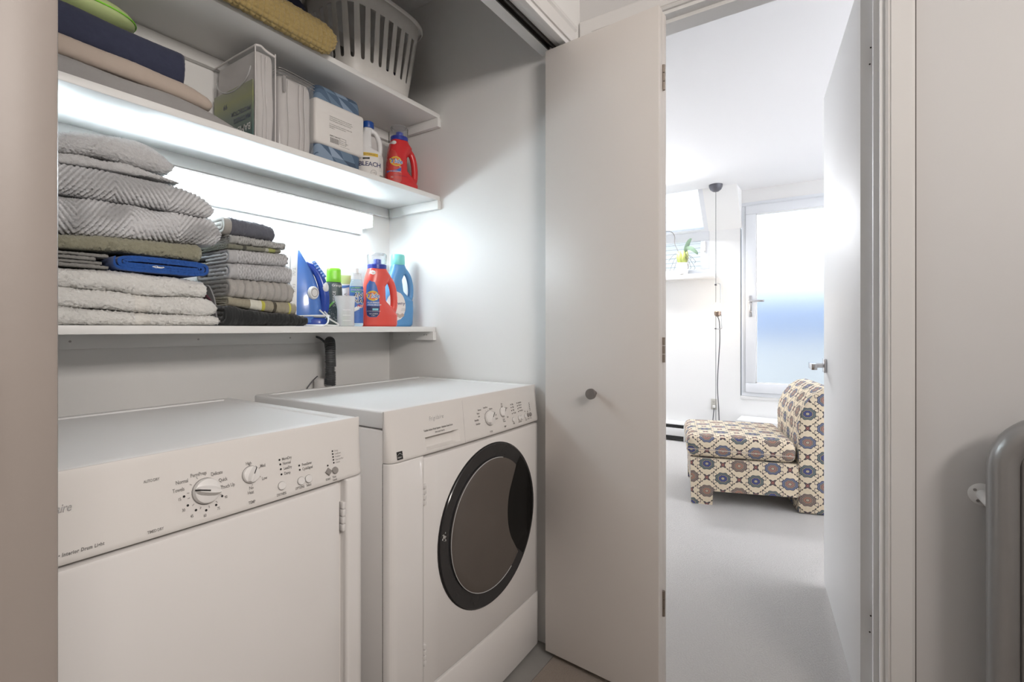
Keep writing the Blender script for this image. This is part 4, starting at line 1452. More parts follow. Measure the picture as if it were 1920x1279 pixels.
def cloth_roll(name, sec, x0, x1, y0, zb, zt, m, step=0.0028, pattern=None, fuzz=0.0009, end_l=0.0, end_r=0.02, strip=False, seed=1, skew=None, parent=None, loc=None):
    """cloth outline sec (y, z) swept from x0 to x1; zb / zt = [(x, z)...] curves of underside and top"""
    S0 = np.array(sec, float)
    h = S0[:, 1].max()
    per = np.linalg.norm(np.diff(np.vstack([S0, S0[:1]]), axis=0), axis=1).sum()
    if strip:
        P2 = S0
        q = np.concatenate([[0], np.cumsum(np.linalg.norm(np.diff(P2, axis=0), axis=1))])
    else:
        P2, q = resample(sec, max(24, int(per / step)))
    nx = max(8, int((x1 - x0) / step))
    t = np.linspace(0, 1, nx)
    xs = x0 + (x1 - x0) * t
    zb_ = np.interp(xs, [p[0] for p in zb], [p[1] for p in zb])
    zt_ = np.interp(xs, [p[0] for p in zt], [p[1] for p in zt])
    if len(zb) > 2 or len(zt) > 2:
        k = np.ones(15) / 15
        pad = lambda a: np.convolve(np.pad(a, 7, mode='edge'), k, mode='valid')
        zb_, zt_ = pad(zb_), pad(zt_)
    e = np.ones(nx)
    for end, rr in ((0, end_l), (1, end_r)):
        if rr > 0:
            dd = (xs - x0) if end == 0 else (x1 - xs)
            qq = np.clip(dd / rr, 0, 1)
            e = np.minimum(e, np.sqrt(np.maximum(0.0, 1 - (1 - qq) ** 2)) * 0.94 + 0.06)
    Y = y0 + P2[None, :, 0] + np.zeros((nx, 1))
    yc = y0 + S0[:, 0].mean()
    Y = yc + (Y - yc) * (0.9 + 0.1 * e[:, None])
    Zn = P2[None, :, 1] / h
    Zn = 0.5 + (Zn - 0.5) * e[:, None]
    Z = zb_[:, None] + Zn * (zt_ - zb_)[:, None]
    X = xs[:, None] + np.zeros_like(Y)
    if skew is not None:
        X = X + skew * (Y - y0)
    G3 = np.stack([X, Y, Z], 2)
    dx = np.gradient(G3, axis=0)
    ds = np.roll(G3, -1, axis=1) - np.roll(G3, 1, axis=1)
    N = np.cross(ds, dx)
    ln = np.linalg.norm(N, axis=2, keepdims=True)
    N = N / np.maximum(ln, 1e-9)
    if ((G3 - G3.mean(axis=(0, 1))) * N).sum() < 0:
        N = -N
    r = np.random.default_rng(seed)
    D = r.normal(size=X.shape) * fuzz
    Sg = q[None, :] + np.zeros_like(X)
    if pattern is not None:
        D = D + pattern(X - x0, Sg, Y, Z) * np.minimum(1, e[:, None] * 1.2)
    G3 = G3 + N * D[:, :, None]
    # do not bulge into what carries or covers it
    G3[:, :, 2] = np.maximum(G3[:, :, 2], zb_[:, None] + 0.0003)
    base = np.array(loc if loc is not None else (x0, y0, float(zb_.min())))
    ns = G3.shape[1]
    V = (G3 - base).reshape(-1, 3)
    i, j = np.meshgrid(np.arange(nx - 1), np.arange(ns), indexing='ij')
    j2 = (j + 1) % ns
    F = np.stack([i * ns + j, i * ns + j2, (i + 1) * ns + j2, (i + 1) * ns + j], 2).reshape(-1, 4)
    faces = F.tolist()
    if strip:
        hN = ns // 2
        for row in (0, nx - 1):
            for k in range(hN - 1):
                f = [row * ns + k, row * ns + k + 1, row * ns + ns - 2 - k, row * ns + ns - 1 - k]
                faces.append(f if row else f[::-1])
    else:
        faces.append(list(range(ns))[::-1])
        faces.append([(nx - 1) * ns + k for k in range(ns)])
    me = bpy.data.meshes.new(name)
    me.from_pydata(V.tolist(), [], faces)
    at = me.attributes.new('pile', 'FLOAT', 'POINT')
    pv = np.ones(X.shape) if pattern is None else np.clip(0.5 + (pattern(X - x0, Sg, Y, Z)) / 0.0024, 0, 1)
    at.data.foreach_set('value', pv.reshape(-1).astype(np.float32))
    me.shade_smooth()
    me.materials.append(M[m])
    bmf = bmesh.new(); bmf.from_mesh(me); bmesh.ops.recalc_face_normals(bmf, faces=bmf.faces[:]); bmf.to_mesh(me); bmf.free()
    o = bpy.data.objects.new(name, me)
    C.objects.link(o)
    if parent is not None:
        o.parent = parent
        o.location = Vector(base) - OFF.get(parent.name, Vector((0, 0, 0)))
        OFF[o.name] = Vector(base)
    else:
        o.location = base
        OFF[o.name] = Vector(base)
    return o


TG = 'towels on the lowest shelf'
B0 = [(0, 1.1075), (1, 1.1075)]
B1 = [(0.1, 1.149), (0.339, 1.147), (0.48, 1.137), (0.68, 1.130)]
B2 = [(0.1, 1.192), (0.339, 1.190), (0.46, 1.184), (0.50, 1.176), (0.55, 1.180), (0.64, 1.181), (0.68, 1.17)]
B3 = [(0.1, 1.228), (0.339, 1.230), (0.436, 1.233), (0.585, 1.227), (0.66, 1.215)]
B4 = [(0.1, 1.268), (0.339, 1.271), (0.436, 1.276), (0.62, 1.274)]
B5 = [(0.1, 1.300), (0.339, 1.302), (0.416, 1.308), (0.63, 1.320)]
B6 = [(0.1, 1.385), (0.339, 1.389), (0.477, 1.395), (0.656, 1.391), (0.69, 1.37)]
B7 = [(0.1, 1.445), (0.339, 1.456), (0.426, 1.463), (0.567, 1.466), (0.62, 1.455), (0.66, 1.43)]


def up(c, d=0.0008):
    return [(x, z + d) for x, z in c]


st = stadium
o = cloth_roll('bath_towel', st(0.235, 0.040), 0.10, 0.672, 1.385, B0, B1, 'towel_white_band', end_r=0.022, pattern=lumps(0.0015, 45, 1), fuzz=0.0014, seed=1)
tag(o, 'thin folded white bath towel lying directly on the lowest shelf', 'towel', TG)
o = cloth_roll('bath_towel', st(0.235, 0.042), 0.10, 0.668, 1.388, up(B1), B2, 'towel_white_band', end_r=0.05, pattern=lumps(0.0018, 45, 2), fuzz=0.0014, seed=2)
tag(o, 'folded white bath towel, middle of the three white ones', 'towel', TG)
o = cloth_roll('bath_towel', st(0.235, 0.045), 0.10, 0.641, 1.390, up(B2), B3, 'towel_white', end_r=0.012, pattern=lumps(0.0018, 40, 3), fuzz=0.0014, seed=3)
tag(o, 'folded white bath towel right under the blue cloth', 'towel', TG)
# taupe kitchen towels: thin layered fold, cut edges at the right
t = thing('kitchen_towel', 'thin taupe kitchen towel folded in many layers left of the blue cloth', 'towel', (0.10, 1.39, 1.234), group=TG)
zz = [0.0, 0.0085, 0.017, 0.0255, 0.034]
for k in range(4):
    o = cloth_roll('fold', st(0.21, 0.0085, 0.004), 0.10, 0.432 - 0.012 * ((k * 7) % 3), 1.392 + 0.003 * (k % 2), [(0, 1.2345 + zz[k]), (1, 1.2365 + zz[k])], [(0, 1.2335 + zz[k + 1]), (1, 1.2355 + zz[k + 1])],
                   'towel_taupe', end_r=0.006, pattern=lumps(0.0009, 60, 10 + k), fuzz=0.0006, seed=20 + k, parent=t)
# blue microfibre cloth rolled flat, its end towards us
def flat_spiral(w_, h, turns=2.6, t=0.0075, n=260):
    out = []
    for i in range(n):
        a = 2 * PI * turns * i / (n - 1)
        q = 1 - (i / (n - 1)) * 0.92
        rx, rz = (w_ / 2 - t / 2) - (1 - q) * (h / 2) * 1.25, (h / 2 - t / 2) * q
        c, s = math.cos(a + PI * 0.9), math.sin(a + PI * 0.9)
        out.append((math.copysign(abs(c) ** 0.45, c) * rx, math.copysign(abs(s) ** 0.5, s) * rz))
    return out
sp, _ = resample(flat_spiral(0.214, 0.044), 420, closed=False)
T = np.gradient(sp, axis=0); T /= np.linalg.norm(T, axis=1)[:, None] + 1e-9
Nn = np.stack([-T[:, 1], T[:, 0]], 1)
taper = np.clip(np.linspace(0, 1, 420) * 30, 0.15, 1)[:, None]
a, b = sp + Nn * 0.0031 * taper, sp - Nn * 0.0031 * taper
sec = np.vstack([a, b[::-1]])
bm = nb()
ys = [1.388, 1.389, 1.392, 1.40, 1.45, 1.52, 1.60]
rings = []
for k, y in enumerate(ys):
    sc = 0.985 if k == 0 else 1.0
    rings.append([(0.5405 + p[0] * sc, y + 0.0012 * math.sin(40 * p[0]) + RNG.normal() * 0.0004, 1.2562 + p[1] * sc + RNG.normal() * 0.0003 - 0.02 * max(0.0, p[0] - 0.03)) for p in sec])
V = [[bm.verts.new(p) for p in r] for r in rings]
n = len(sec)
for r0, r1 in zip(V, V[1:]):
    for k in range(n):
        bm.faces.new((r0[k], r0[(k + 1) % n], r1[(k + 1) % n], r1[k]))
for k in range(n // 2 - 1):
    bm.faces.new((V[0][k], V[0][n - 1 - k], V[0][n - 2 - k], V[0][k + 1]))
mc = thing('microfibre_cloth', 'royal blue cloth rolled flat between white and olive towels', 'cloth', (0.54, 1.40, 1.234), group=TG)
bt = obj('roll', bm, 'towel_blue', mc, smooth=50)
zlo = min(v.co.z for v in bt.data.vertices); zhi = max(v.co.z for v in bt.data.vertices)
for v in bt.data.vertices:
    v.co.z = (v.co.z - zlo) / (zhi - zlo) * 0.0395 + 0.0003
bm = nb(); put_text(bm, '<Clean>', lambda u, v: (u, 1.3865, v), 0.512, 1.2475, 0.005, shear=0.3, bold=0.0004); obj('care_print', bm, 'print_white', mc, smooth=0)
o = cloth_roll('bath_towel', st(0.23, 0.032), 0.10, 0.628, 1.388, up(B4, 0.0015), B5, 'towel_olive', end_r=0.012, pattern=lumps(0.0018, 50, 5), fuzz=0.0016, seed=5)
tag(o, 'olive green folded towel on top of the blue cloth', 'towel', TG)
o = cloth_roll('bath_towel', st(0.24, 0.084), 0.10, 0.676, 1.383, up(B5, 0.0015), B6, 'towel_gray', step=0.0024, end_r=0.035, pattern=sumf(chevron(0.20, 0.0175, 0.0024, 1.0, 0.03), lumps(0.003, 30, 6)), fuzz=0.0011, seed=6)
tag(o, 'light gray chevron bath towel resting on the olive towel', 'towel', TG)
o = cloth_roll('bath_towel', st(0.24, 0.068), 0.10, 0.657, 1.386, up(B6, 0.0015), B7, 'towel_gray', step=0.0024, end_r=0.035, pattern=sumf(chevron(0.22, 0.0175, 0.0024, 1.0, 0.10), lumps(0.003, 30, 7)), fuzz=0.0011, seed=7)
tag(o, 'light gray chevron bath towel under the rumpled top towel', 'towel', TG)
t = thing('bath_towel', 'rumpled gray towel crowning the tall towel stack', 'towel', (0.15, 1.40, 1.47), group=TG)
cloth_roll('flap', st(0.150, 0.020), 0.24, 0.580, 1.400, up(B7, 0.002), [(0.1, 1.470), (0.339, 1.482), (0.426, 1.487), (0.55, 1.483), (0.60, 1.470)], 'towel_gray_soft', end_r=0.02, pattern=lumps(0.003, 35, 8), fuzz=0.0011, seed=8, parent=t)
cloth_roll('roll', st(0.152, 0.068), 0.20, 0.566, 1.393, [(0.1, 1.466), (0.2, 1.468), (0.32, 1.478), (0.426, 1.4885), (0.55, 1.486), (0.60, 1.478)], [(0.1, 1.472), (0.22, 1.478), (0.30, 1.500), (0.36, 1.530), (0.43, 1.545), (0.50, 1.548), (0.545, 1.542), (0.60, 1.52)],
           'towel_gray_soft', step=0.0024, end_l=0.02, end_r=0.022, pattern=sumf(lumps(0.0045, 28, 9), lambda X, S, Y, Z: np.where(X < 0.18, 0.0016 * np.sin(X * 700) * np.sin(S * 500), 0)), fuzz=0.0012, seed=9, parent=t)

# ---- small stack to the right
C0 = B0
C1 = [(0.67, 1.163), (0.72, 1.161), (0.80, 1.150), (0.86, 1.143), (0.93, 1.140)]
C2 = [(0.67, 1.189), (0.72, 1.187), (0.91, 1.178)]
C3 = [(0.67, 1.237), (0.88, 1.238)]
C4 = [(0.67, 1.280), (0.88, 1.289)]
C5 = [(0.66, 1.319), (0.88, 1.327)]
C55 = [(0.66, 1.335), (0.88, 1.339)]
C6 = [(0.66, 1.362), (0.88, 1.358)]
C7 = [(0.66, 1.411), (0.72, 1.412), (0.80, 1.410), (0.85, 1.400)]
fs = fold_strip
o = cloth_roll('hand_towel', fs(0.20, 0.048), 0.690, 0.936, 1.392, C0, C1, 'towel_charcoal', end_r=0.0, strip=True, pattern=lumps(0.002, 60, 11), fuzz=0.0014, seed=11)
tag(o, 'charcoal black hand towel at the bottom of the short stack', 'towel', TG)
o = cloth_roll('hand_towel', fs(0.19, 0.028), 0.700, 0.903, 1.402, up(C1), C2, 'towel_banded', strip=True, end_r=0.0, pattern=lumps(0.001, 60, 12), fuzz=0.0009, seed=12)
tag(o, 'olive hand towel with white, yellow and dark bands near the bottom of the short stack', 'towel', TG)
o = cloth_roll('hand_towel', fs(0.19, 0.050), 0.702, 0.892, 1.400, up(C2), C3, 'towel_ribbed', strip=True, end_r=0.0, pattern=ribs(0.0215, 0.0042), fuzz=0.0014, seed=13)
tag(o, 'gray-brown ribbed hand towel in the middle of the short stack', 'towel', TG)
o = cloth_roll('hand_towel', fs(0.20, 0.045), 0.703, 0.887, 1.400, up(C3), C4, 'towel_gray_b', strip=True, end_r=0.0, pattern=chevron(0.19, 0.0150, 0.0022, 1.0, 0.04, 0.022), fuzz=0.0010, seed=14)
tag(o, 'gray chevron hand towel resting on the ribbed one', 'towel', TG)
o = cloth_roll('hand_towel', fs(0.21, 0.040), 0.702, 0.875, 1.402, up(C4), C5, 'towel_gray_b', strip=True, end_r=0.0, pattern=chevron(0.18, 0.0150, 0.0022, 1.0, 0.095, 0.022), fuzz=0.0010, seed=15)
tag(o, 'gray chevron hand towel under the thin banded one', 'towel', TG)
o = cloth_roll('hand_towel', fs(0.21, 0.018), 0.700, 0.853, 1.403, up(C5), C55, 'towel_banded_b', strip=True, end_r=0.0, fuzz=0.0008, seed=16)
tag(o, 'thin gray-green banded hand towel high in the short stack', 'towel', TG)
o = cloth_roll('hand_towel', fs(0.20, 0.026), 0.706, 0.868, 1.403, up(C55), C6, 'towel_pale', strip=True, end_r=0.0, pattern=chevron(0.05, 0.010, 0.0016, 1.0, 0.0, 0.02), fuzz=0.0014, seed=17)
tag(o, 'pale speckled hand towel under the slate one', 'towel', TG)
t = thing('hand_towel', 'slate blue-gray hand towel on top of the short stack', 'towel', (0.70, 1.405, 1.363), group=TG)
cloth_roll('terry', fs(0.19, 0.048), 0.713, 0.836, 1.408, up(C6), C7, 'towel_slate', strip=True, end_r=0.0, pattern=lumps(0.001, 60, 18), fuzz=0.0014, seed=18, parent=t)
cloth_roll('hem', fs(0.19, 0.048), 0.694, 0.7125, 1.409, up(C6, 0.001), [(x, z - 0.001) for x, z in C7], 'hem_gray', strip=True, end_r=0.0, fuzz=0.0002, seed=19, parent=t)
# rags wedged between the two stacks
def rag(name, label, pts, y0, y1, m):
    P = smooth_path([(x, 0, z) for x, z in pts], 6)
    bm = nb()
    for sgn in (0,):
        A = []
        for k, p in enumerate(P):
            q = P[min(k + 1, len(P) - 1)] - P[max(k - 1, 0)]
            nn = Vector((-q.z, 0, q.x)).normalized() * 0.0015
            A.append([(p.x + nn.x, y0, p.z + nn.z), (p.x - nn.x, y0, p.z - nn.z), (p.x - nn.x, y1, p.z - nn.z), (p.x + nn.x, y1, p.z + nn.z)])
        loft(bm, A)
    o = obj(name, bm, m, smooth=50)
    tag(o, label, 'rag')
rag('cleaning_rag', 'gray rag hanging between the two towel stacks', [(0.6900, 1.109), (0.6855, 1.14), (0.6810, 1.18), (0.6690, 1.212), (0.6620, 1.218)], 1.44, 1.58, 'rag_gray')
rag('cleaning_rag', 'maroon scrap of cloth peeking beside the white towels', [(0.6805, 1.150), (0.6765, 1.175), (0.6640, 1.192)], 1.450, 1.56, 'rag_maroon')

# ------------------------------------------------------------------ moulded bottles
def ring_at(z, xl, xr, hd, n=28, p=2.6):
    c, w_ = (xl + xr) / 2, (xr - xl) / 2
    out = []
    for i in range(n):
        a = 2 * PI * i / n
        ca, sa = math.cos(a), math.sin(a)
        out.append((c + w_ * math.copysign(abs(ca) ** (2 / p), ca), hd * math.copysign(abs(sa) ** (2 / p), sa), z))
    return out


def body_loft(bm, prof):
    P = np.array(prof, float)
    zs = np.concatenate([np.linspace(P[i, 0], P[i + 1, 0], 5)[:-1] for i in range(len(P) - 1)] + [[P[-1, 0]]])
    rings = [ring_at(z, np.interp(z, P[:, 0], P[:, 1]), np.interp(z, P[:, 0], P[:, 2]), np.interp(z, P[:, 0], P[:, 3])) for z in zs]
    loft(bm, rings)


def decal(name, tree, parent, m, draw, off=0.0006, org=(0, 0, 0), du=(1, 0, 0), dv=(0, 0, 1), dn=(0, 1, 0)):
    bm = nb()
    draw(bm, caster(tree, org, du, dv, dn, off))
    return obj(name, bm, m, parent, smooth=40, local=True)


def lobj(name, bm, m, parent, smooth=35):
    return obj(name, bm, m, parent, smooth=smooth, local=True)


def egg(cx, cz, rx, rz, n=28, p=2.0):
    return [(cx + rx * math.copysign(abs(math.cos(2 * PI * i / n)) ** (2 / p), math.cos(2 * PI * i / n)), cz + rz * math.copysign(abs(math.sin(2 * PI * i / n)) ** (2 / p), math.sin(2 * PI * i / n))) for i in range(n)]


def clear_cup(parent, cx, z0, z1, r0, r1):
    bm = nb()
    prof = [(r0, z0), (r1, z1 - 0.006), (r1 - 0.004, z1), (r1 - 0.007, z1), (r1 - 0.0022, z1 - 0.008), (r0 - 0.002, z0)]
    n = 32
    rings = [[(cx + r * math.cos(2 * PI * i / n), r * math.sin(2 * PI * i / n), z) for i in range(n)] for r, z in prof]
    V = [[bm.verts.new(p) for p in r] for r in rings]
    for a, b in zip(V, V[1:] + V[:1]):
        for k in range(n):
            bm.faces.new((a[k], a[(k + 1) % n], b[(k + 1) % n], b[k]))
    bm2 = bm
    # closed top disc
    top = [bm.verts.new((cx + (r1 - 0.007) * math.cos(2 * PI * i / n), (r1 - 0.007) * math.sin(2 * PI * i / n), z1 - 0.0003)) for i in range(n)]
    bm.faces.new(top)
    return lobj('measuring_cap', bm, 'clear_cap', parent)


def detergent(label, loc, rotz, m, labels):
    t = thing('detergent_bottle', label, 'bottle', loc, rotz)
    bm = nb()
    body_loft(bm, [(0.0, -0.056, 0.058, 0.034), (0.006, -0.061, 0.063, 0.039), (0.045, -0.061, 0.063, 0.040), (0.075, -0.060, 0.040, 0.039), (0.095, -0.058, 0.021, 0.038), (0.150, -0.053, 0.019, 0.036),
                   (0.172, -0.050, 0.034, 0.035), (0.190, -0.046, 0.040, 0.034), (0.206, -0.041, 0.028, 0.032), (0.216, -0.038, 0.024, 0.030)])
    tube(bm, smooth_path([(0.045, 0, 0.045), (0.053, 0, 0.075), (0.0535, 0, 0.110), (0.049, 0, 0.145), (0.039, 0, 0.172), (0.022, 0, 0.190)], 6), 0.0125, 16)
    o, tree = fuse('body', bm, m, t, 0.0021, 7)
    cx = -0.007
    bm = nb(); lathe(bm, [(0.029, 0.212), (0.0325, 0.214), (0.0325, 0.229), (0.030, 0.231)], (cx, 0, 0), 32); rg = lobj('collar', bm, 'cap_navy', t)
    bm = nb(); lathe(bm, [(0.014, 0.229), (0.013, 0.250), (0.010, 0.252)], (cx + 0.001, 0, 0), 20); lobj('spout', bm, 'spout_blue', t)
    clear_cup(t, cx, 0.2305, 0.272, 0.0315, 0.0335)
    labels(t, tree)
    t.scale = (1.08, 1.0, 1.0)
    return t


def tide_logo(t, tree, cx, cz, r, off0=0.0009):
    decal('logo_ring', tree, t, 'print_yellow', lambda bm, f: put_fill(bm, circ(cx, cz, r, 32), f, 12, 14), off0)
    decal('logo_disc', tree, t, 'print_orange', lambda bm, f: put_fill(bm, circ(cx, cz, r * 0.74, 32), f, 10, 12), off0 + 0.0003)
    decal('logo_core', tree, t, 'print_yellow', lambda bm, f: put_fill(bm, circ(cx, cz, r * 0.36, 24), f, 8, 8), off0 + 0.0006)
    s = r * 0.80
    decal('brand_outline', tree, t, 'print_white', lambda bm, f: put_text(bm, 'Tide', f, cx, cz - s * 0.45, s, align='CENTER', shear=0.22, bold=0.0016), off0 + 0.0010)
    decal('brand', tree, t, 'print_blue', lambda bm, f: put_text(bm, 'Tide', f, cx, cz - s * 0.45, s, align='CENTER', shear=0.22, bold=0.0003), off0 + 0.0014)


def labels_a(t, tree):
    decal('label', tree, t, 'print_blue', lambda bm, f: put_fill(bm, [(-0.051, 0.120), (-0.049, 0.150), (-0.041, 0.168), (-0.027, 0.165), (-0.019, 0.145), (-0.012, 0.110), (-0.010, 0.070), (-0.012, 0.045), (-0.021, 0.034), (-0.043, 0.034), (-0.050, 0.040), (-0.052, 0.060)], f, 12, 24))
    decal('label_foot', tree, t, 'print_navy', lambda bm, f: put_fill(bm, [(-0.051, 0.074), (-0.0105, 0.074), (-0.012, 0.046), (-0.021, 0.0355), (-0.043, 0.0355), (-0.050, 0.041)], f, 10, 10), 0.0009)
    decal('label_patch', tree, t, 'print_aqua', lambda bm, f: put_fill(bm, [(-0.034, 0.066), (-0.015, 0.066), (-0.0152, 0.059), (-0.034, 0.059)], f, 6, 4), 0.0012)
    tide_logo(t, tree, -0.032, 0.112, 0.0190)

    def words(bm, f):
        put_text(bm, 'PLUS FEBREZE', f, -0.049, 0.0845, 0.0052, sx=0.8, shear=0.1, bold=0.0001)
        put_text(bm, 'SPRING MEADOW', f, -0.049, 0.0765, 0.0050, sx=0.74, shear=0.1, bold=0.0001)
        put_text(bm, '46', f, -0.026, 0.096, 0.006)
        put_text(bm, 'ULTRA CONCENTRATED', f, -0.050, 0.0545, 0.0026)
        put_text(bm, '32 LOADS', f, -0.044, 0.0445, 0.0042)
        put_text(bm, '1.36 L', f, -0.038, 0.0385, 0.0036)
    decal('label_print', tree, t, 'print_white', words, 0.0013)
    decal('badge', tree, t, 'print_white', lambda bm, f: put_fill(bm, circ(-0.030, 0.198, 0.0085, 20), f, 6, 6))
    decal('badge_print', tree, t, 'print_red', lambda bm, f: put_text(bm, '2x', f, -0.0345, 0.195, 0.006), 0.001)


def labels_b(t, tree):
    decal('label', tree, t, 'print_red', lambda bm, f: put_fill(bm, [(-0.057, 0.140), (-0.044, 0.172), (-0.034, 0.165), (-0.020, 0.130), (-0.012, 0.095), (-0.012, 0.050), (-0.020, 0.036), (-0.045, 0.036), (-0.057, 0.05)], f, 12, 20))
    decal('label_band', tree, t, 'print_blue', lambda bm, f: put_fill(bm, [(-0.058, 0.084), (-0.030, 0.090), (-0.0135, 0.100), (-0.0135, 0.086), (-0.030, 0.079), (-0.058, 0.076)], f, 12, 6), 0.0009)
    tide_logo(t, tree, -0.031, 0.122, 0.0200)

    def words(bm, f):
        put_text(bm, 'HE ORIGINAL', f, -0.054, 0.0795, 0.0046, shear=0.15)
        put_text(bm, '40', f, -0.022, 0.099, 0.006)
        put_text(bm, '32', f, -0.050, 0.056, 0.006)
    decal('label_print', tree, t, 'print_white', words, 0.0012)
    decal('fine_print', tree, t, 'print_navy', lambda bm, f: [put_text(bm, 'LIQUID LAUNDRY DETERGENT', f, -0.040, 0.066, 0.0024), put_text(bm, '46 FL OZ  1.36 L', f, -0.038, 0.050, 0.0024)], 0.0012)
    decal('badge', tree, t, 'print_white', lambda bm, f: put_fill(bm, circ(-0.036, 0.199, 0.008, 18), f, 6, 6))


RZ = math.radians(-22)
detergent('coral red laundry detergent bottle with blue label on the lowest shelf', (1.262, 1.437, 1.1072), RZ, 'red_plastic', labels_a)
detergent('dark red laundry detergent bottle with clear cap on the middle shelf', (1.405, 1.470, 1.6342), RZ, 'detergent_red_dark', labels_b)

# fabric softener
t = thing('softener_bottle', 'blue fabric softener bottle with teal cap in the shelf corner', 'bottle', (1.424, 1.505, 1.1072), RZ)
t.scale = (1.14, 1.0, 1.06)
bm = nb()
body_loft(bm, [(0.0, -0.044, 0.044, 0.026), (0.008, -0.051, 0.051, 0.032), (0.060, -0.054, 0.054, 0.034), (0.100, -0.053, 0.053, 0.033), (0.120, -0.052, 0.030, 0.032), (0.135, -0.050, 0.016, 0.031), (0.180, -0.044, 0.010, 0.029),
               (0.203, -0.036, 0.020, 0.027), (0.220, -0.030, 0.028, 0.026), (0.233, -0.027, 0.024, 0.024), (0.240, -0.024, 0.021, 0.022)])
tube(bm, smooth_path([(0.040, 0, 0.095), (0.046, 0, 0.125), (0.0455, 0, 0.160), (0.037, 0, 0.195), (0.020, 0, 0.222)], 6), 0.0105, 16)
o, tree = fuse('body', bm, 'sky_blue_plastic', t, 0.0021, 7)
bm = nb(); lathe(bm, [(0.024, 0.237), (0.0255, 0.240), (0.0245, 0.272), (0.022, 0.277), (0.018, 0.278)], (-0.002, 0, 0), 32); lobj('cap', bm, 'cap_teal', t)
decal('label', tree, t, 'paper_label', lambda bm, f: put_fill(bm, egg(-0.018, 0.078, 0.033, 0.056), f, 12, 16))
decal('brand', tree, t, 'print_navy', lambda bm, f: put_text(bm, 'Downy', f, -0.0125, 0.083, 0.013, align='CENTER', spacing=0.9), 0.001)
decal('label_picture', tree, t, 'sheet_beige', lambda bm, f: [put_fill(bm, circ(-0.006 + 0.009 * k, 0.040 + 0.004 * (k % 2), 0.007, 14), f, 5, 5) for k in (-1, 0, 1)], 0.001)
decal('fine_print', tree, t, 'print_gray', lambda bm, f: [put_text(bm, 'COOL', f, 0.000, 0.066, 0.0035), put_text(bm, 'COTTON', f, -0.002, 0.061, 0.003)], 0.001)

# bleach jug
t = thing('bleach_bottle', 'white bleach jug with blue cap on the middle shelf', 'bottle', (1.248, 1.475, 1.6342), math.radians(-30))
bm = nb()
body_loft(bm, [(0.0, -0.046, 0.046, 0.040), (0.006, -0.050, 0.050, 0.045), (0.105, -0.050, 0.050, 0.045), (0.122, -0.048, 0.044, 0.042), (0.138, -0.042, 0.010, 0.036), (0.180, -0.034, 0.006, 0.025), (0.205, -0.024, 0.008, 0.018), (0.222, -0.020, 0.012, 0.015)])
tube(bm, smooth_path([(0.036, 0, 0.112), (0.040, 0, 0.145), (0.036, 0, 0.175), (0.024, 0, 0.200), (0.004, 0, 0.212)], 6), 0.0095, 14)
o, tree = fuse('body', bm, 'bleach_white', t, 0.0021, 6)
bm = nb(); lathe(bm, [(0.0205, 0.216), (0.0215, 0.219), (0.0205, 0.238), (0.018, 0.240)], (-0.004, 0, 0), 28); lobj('cap', bm, 'bleach_cap', t)
decal('label', tree, t, 'paper_label', lambda bm, f: put_fill(bm, [(-0.046, 0.014), (0.046, 0.014), (0.046, 0.112), (-0.046, 0.112)], f, 16, 12))
decal('label_band', tree, t, 'print_yellow', lambda bm, f: put_fill(bm, [(-0.046, 0.100), (0.024, 0.100), (0.024, 0.112), (-0.046, 0.112)], f, 12, 4), 0.0010)
decal('label_patch', tree, t, 'print_black', lambda bm, f: put_fill(bm, [(-0.030, 0.086), (-0.006, 0.087), (-0.006, 0.095), (-0.030, 0.094)], f, 6, 4), 0.0010)
decal('label_name', tree, t, 'print_navy', lambda bm, f: put_text(bm, 'BLEACH', f, -0.044, 0.063, 0.016, spacing=0.9, bold=0.0003), 0.0013)
decal('band_print', tree, t, 'print_navy', lambda bm, f: put_text(bm, 'TRIPLE FORMULA', f, -0.040, 0.1035, 0.0048), 0.0013)


def bl(bm, f):
    for a, b in ((0.0105, 0.0095),):
        ro = circ(0.008, 0.040, a, 24); ri = circ(0.008, 0.040, b, 24)
        for i in range(24):
            bm.faces.new([bm.verts.new(f(*q)) for q in (ro[i], ro[(i + 1) % 24], ri[(i + 1) % 24], ri[i])])
    put_text(bm, '1.42L', f, 0.001, 0.038, 0.005)
    for k in range(11):
        put_text(bm, '----------', f, 0.027, 0.104 - k * 0.0055, 0.004, spacing=0.8)
    for k in range(9):
        x = 0.030 + 0.0018 * k
        put_poly(bm, [(x, 0.018), (x + 0.0009 + 0.0005 * (k % 2), 0.018), (x + 0.0009 + 0.0005 * (k % 2), 0.036), (x, 0.036)], f)


decal('fine_print', tree, t, 'print_gray', bl, 0.0012)
decal('label_splash', tree, t, 'print_blue', lambda bm, f: put_fill(bm, [(-0.045, 0.015), (0.004, 0.015), (-0.010, 0.022), (-0.020, 0.030), (-0.030, 0.024), (-0.045, 0.030)], f, 10, 5), 0.0009)

# ---- small bottles around the iron
t = thing('wash_bottle', 'slate gray bottle with lime green flip cap beside the iron', 'bottle', (1.118, 1.510, 1.1072), math.radians(-32))
bm = nb(); body_loft(bm, [(0.0, -0.024, 0.024, 0.016), (0.004, -0.027, 0.027, 0.019), (0.120, -0.029, 0.029, 0.020), (0.150, -0.027, 0.027, 0.0195), (0.158, -0.024, 0.024, 0.018)])
o, tree = fuse('body', bm, 'bottle_slate', t, 0.0018, 3)
bm = nb(); body_loft(bm, [(0.158, -0.024, 0.024, 0.018), (0.160, -0.0255, 0.0255, 0.019), (0.203, -0.024, 0.024, 0.018), (0.208, -0.020, 0.020, 0.015)]); lobj('flip_cap', bm, 'lime_cap', t)
decal('brand', tree, t, 'print_white', lambda bm, f: [put_text(bm, 'Grangers', f, -0.008, 0.142, 0.0085, spacing=0.9), put_text(bm, 'SURFACE', lambda u, v: f(-v, u), 0.070, -0.004, 0.009, spacing=1.05)], 0.0008)


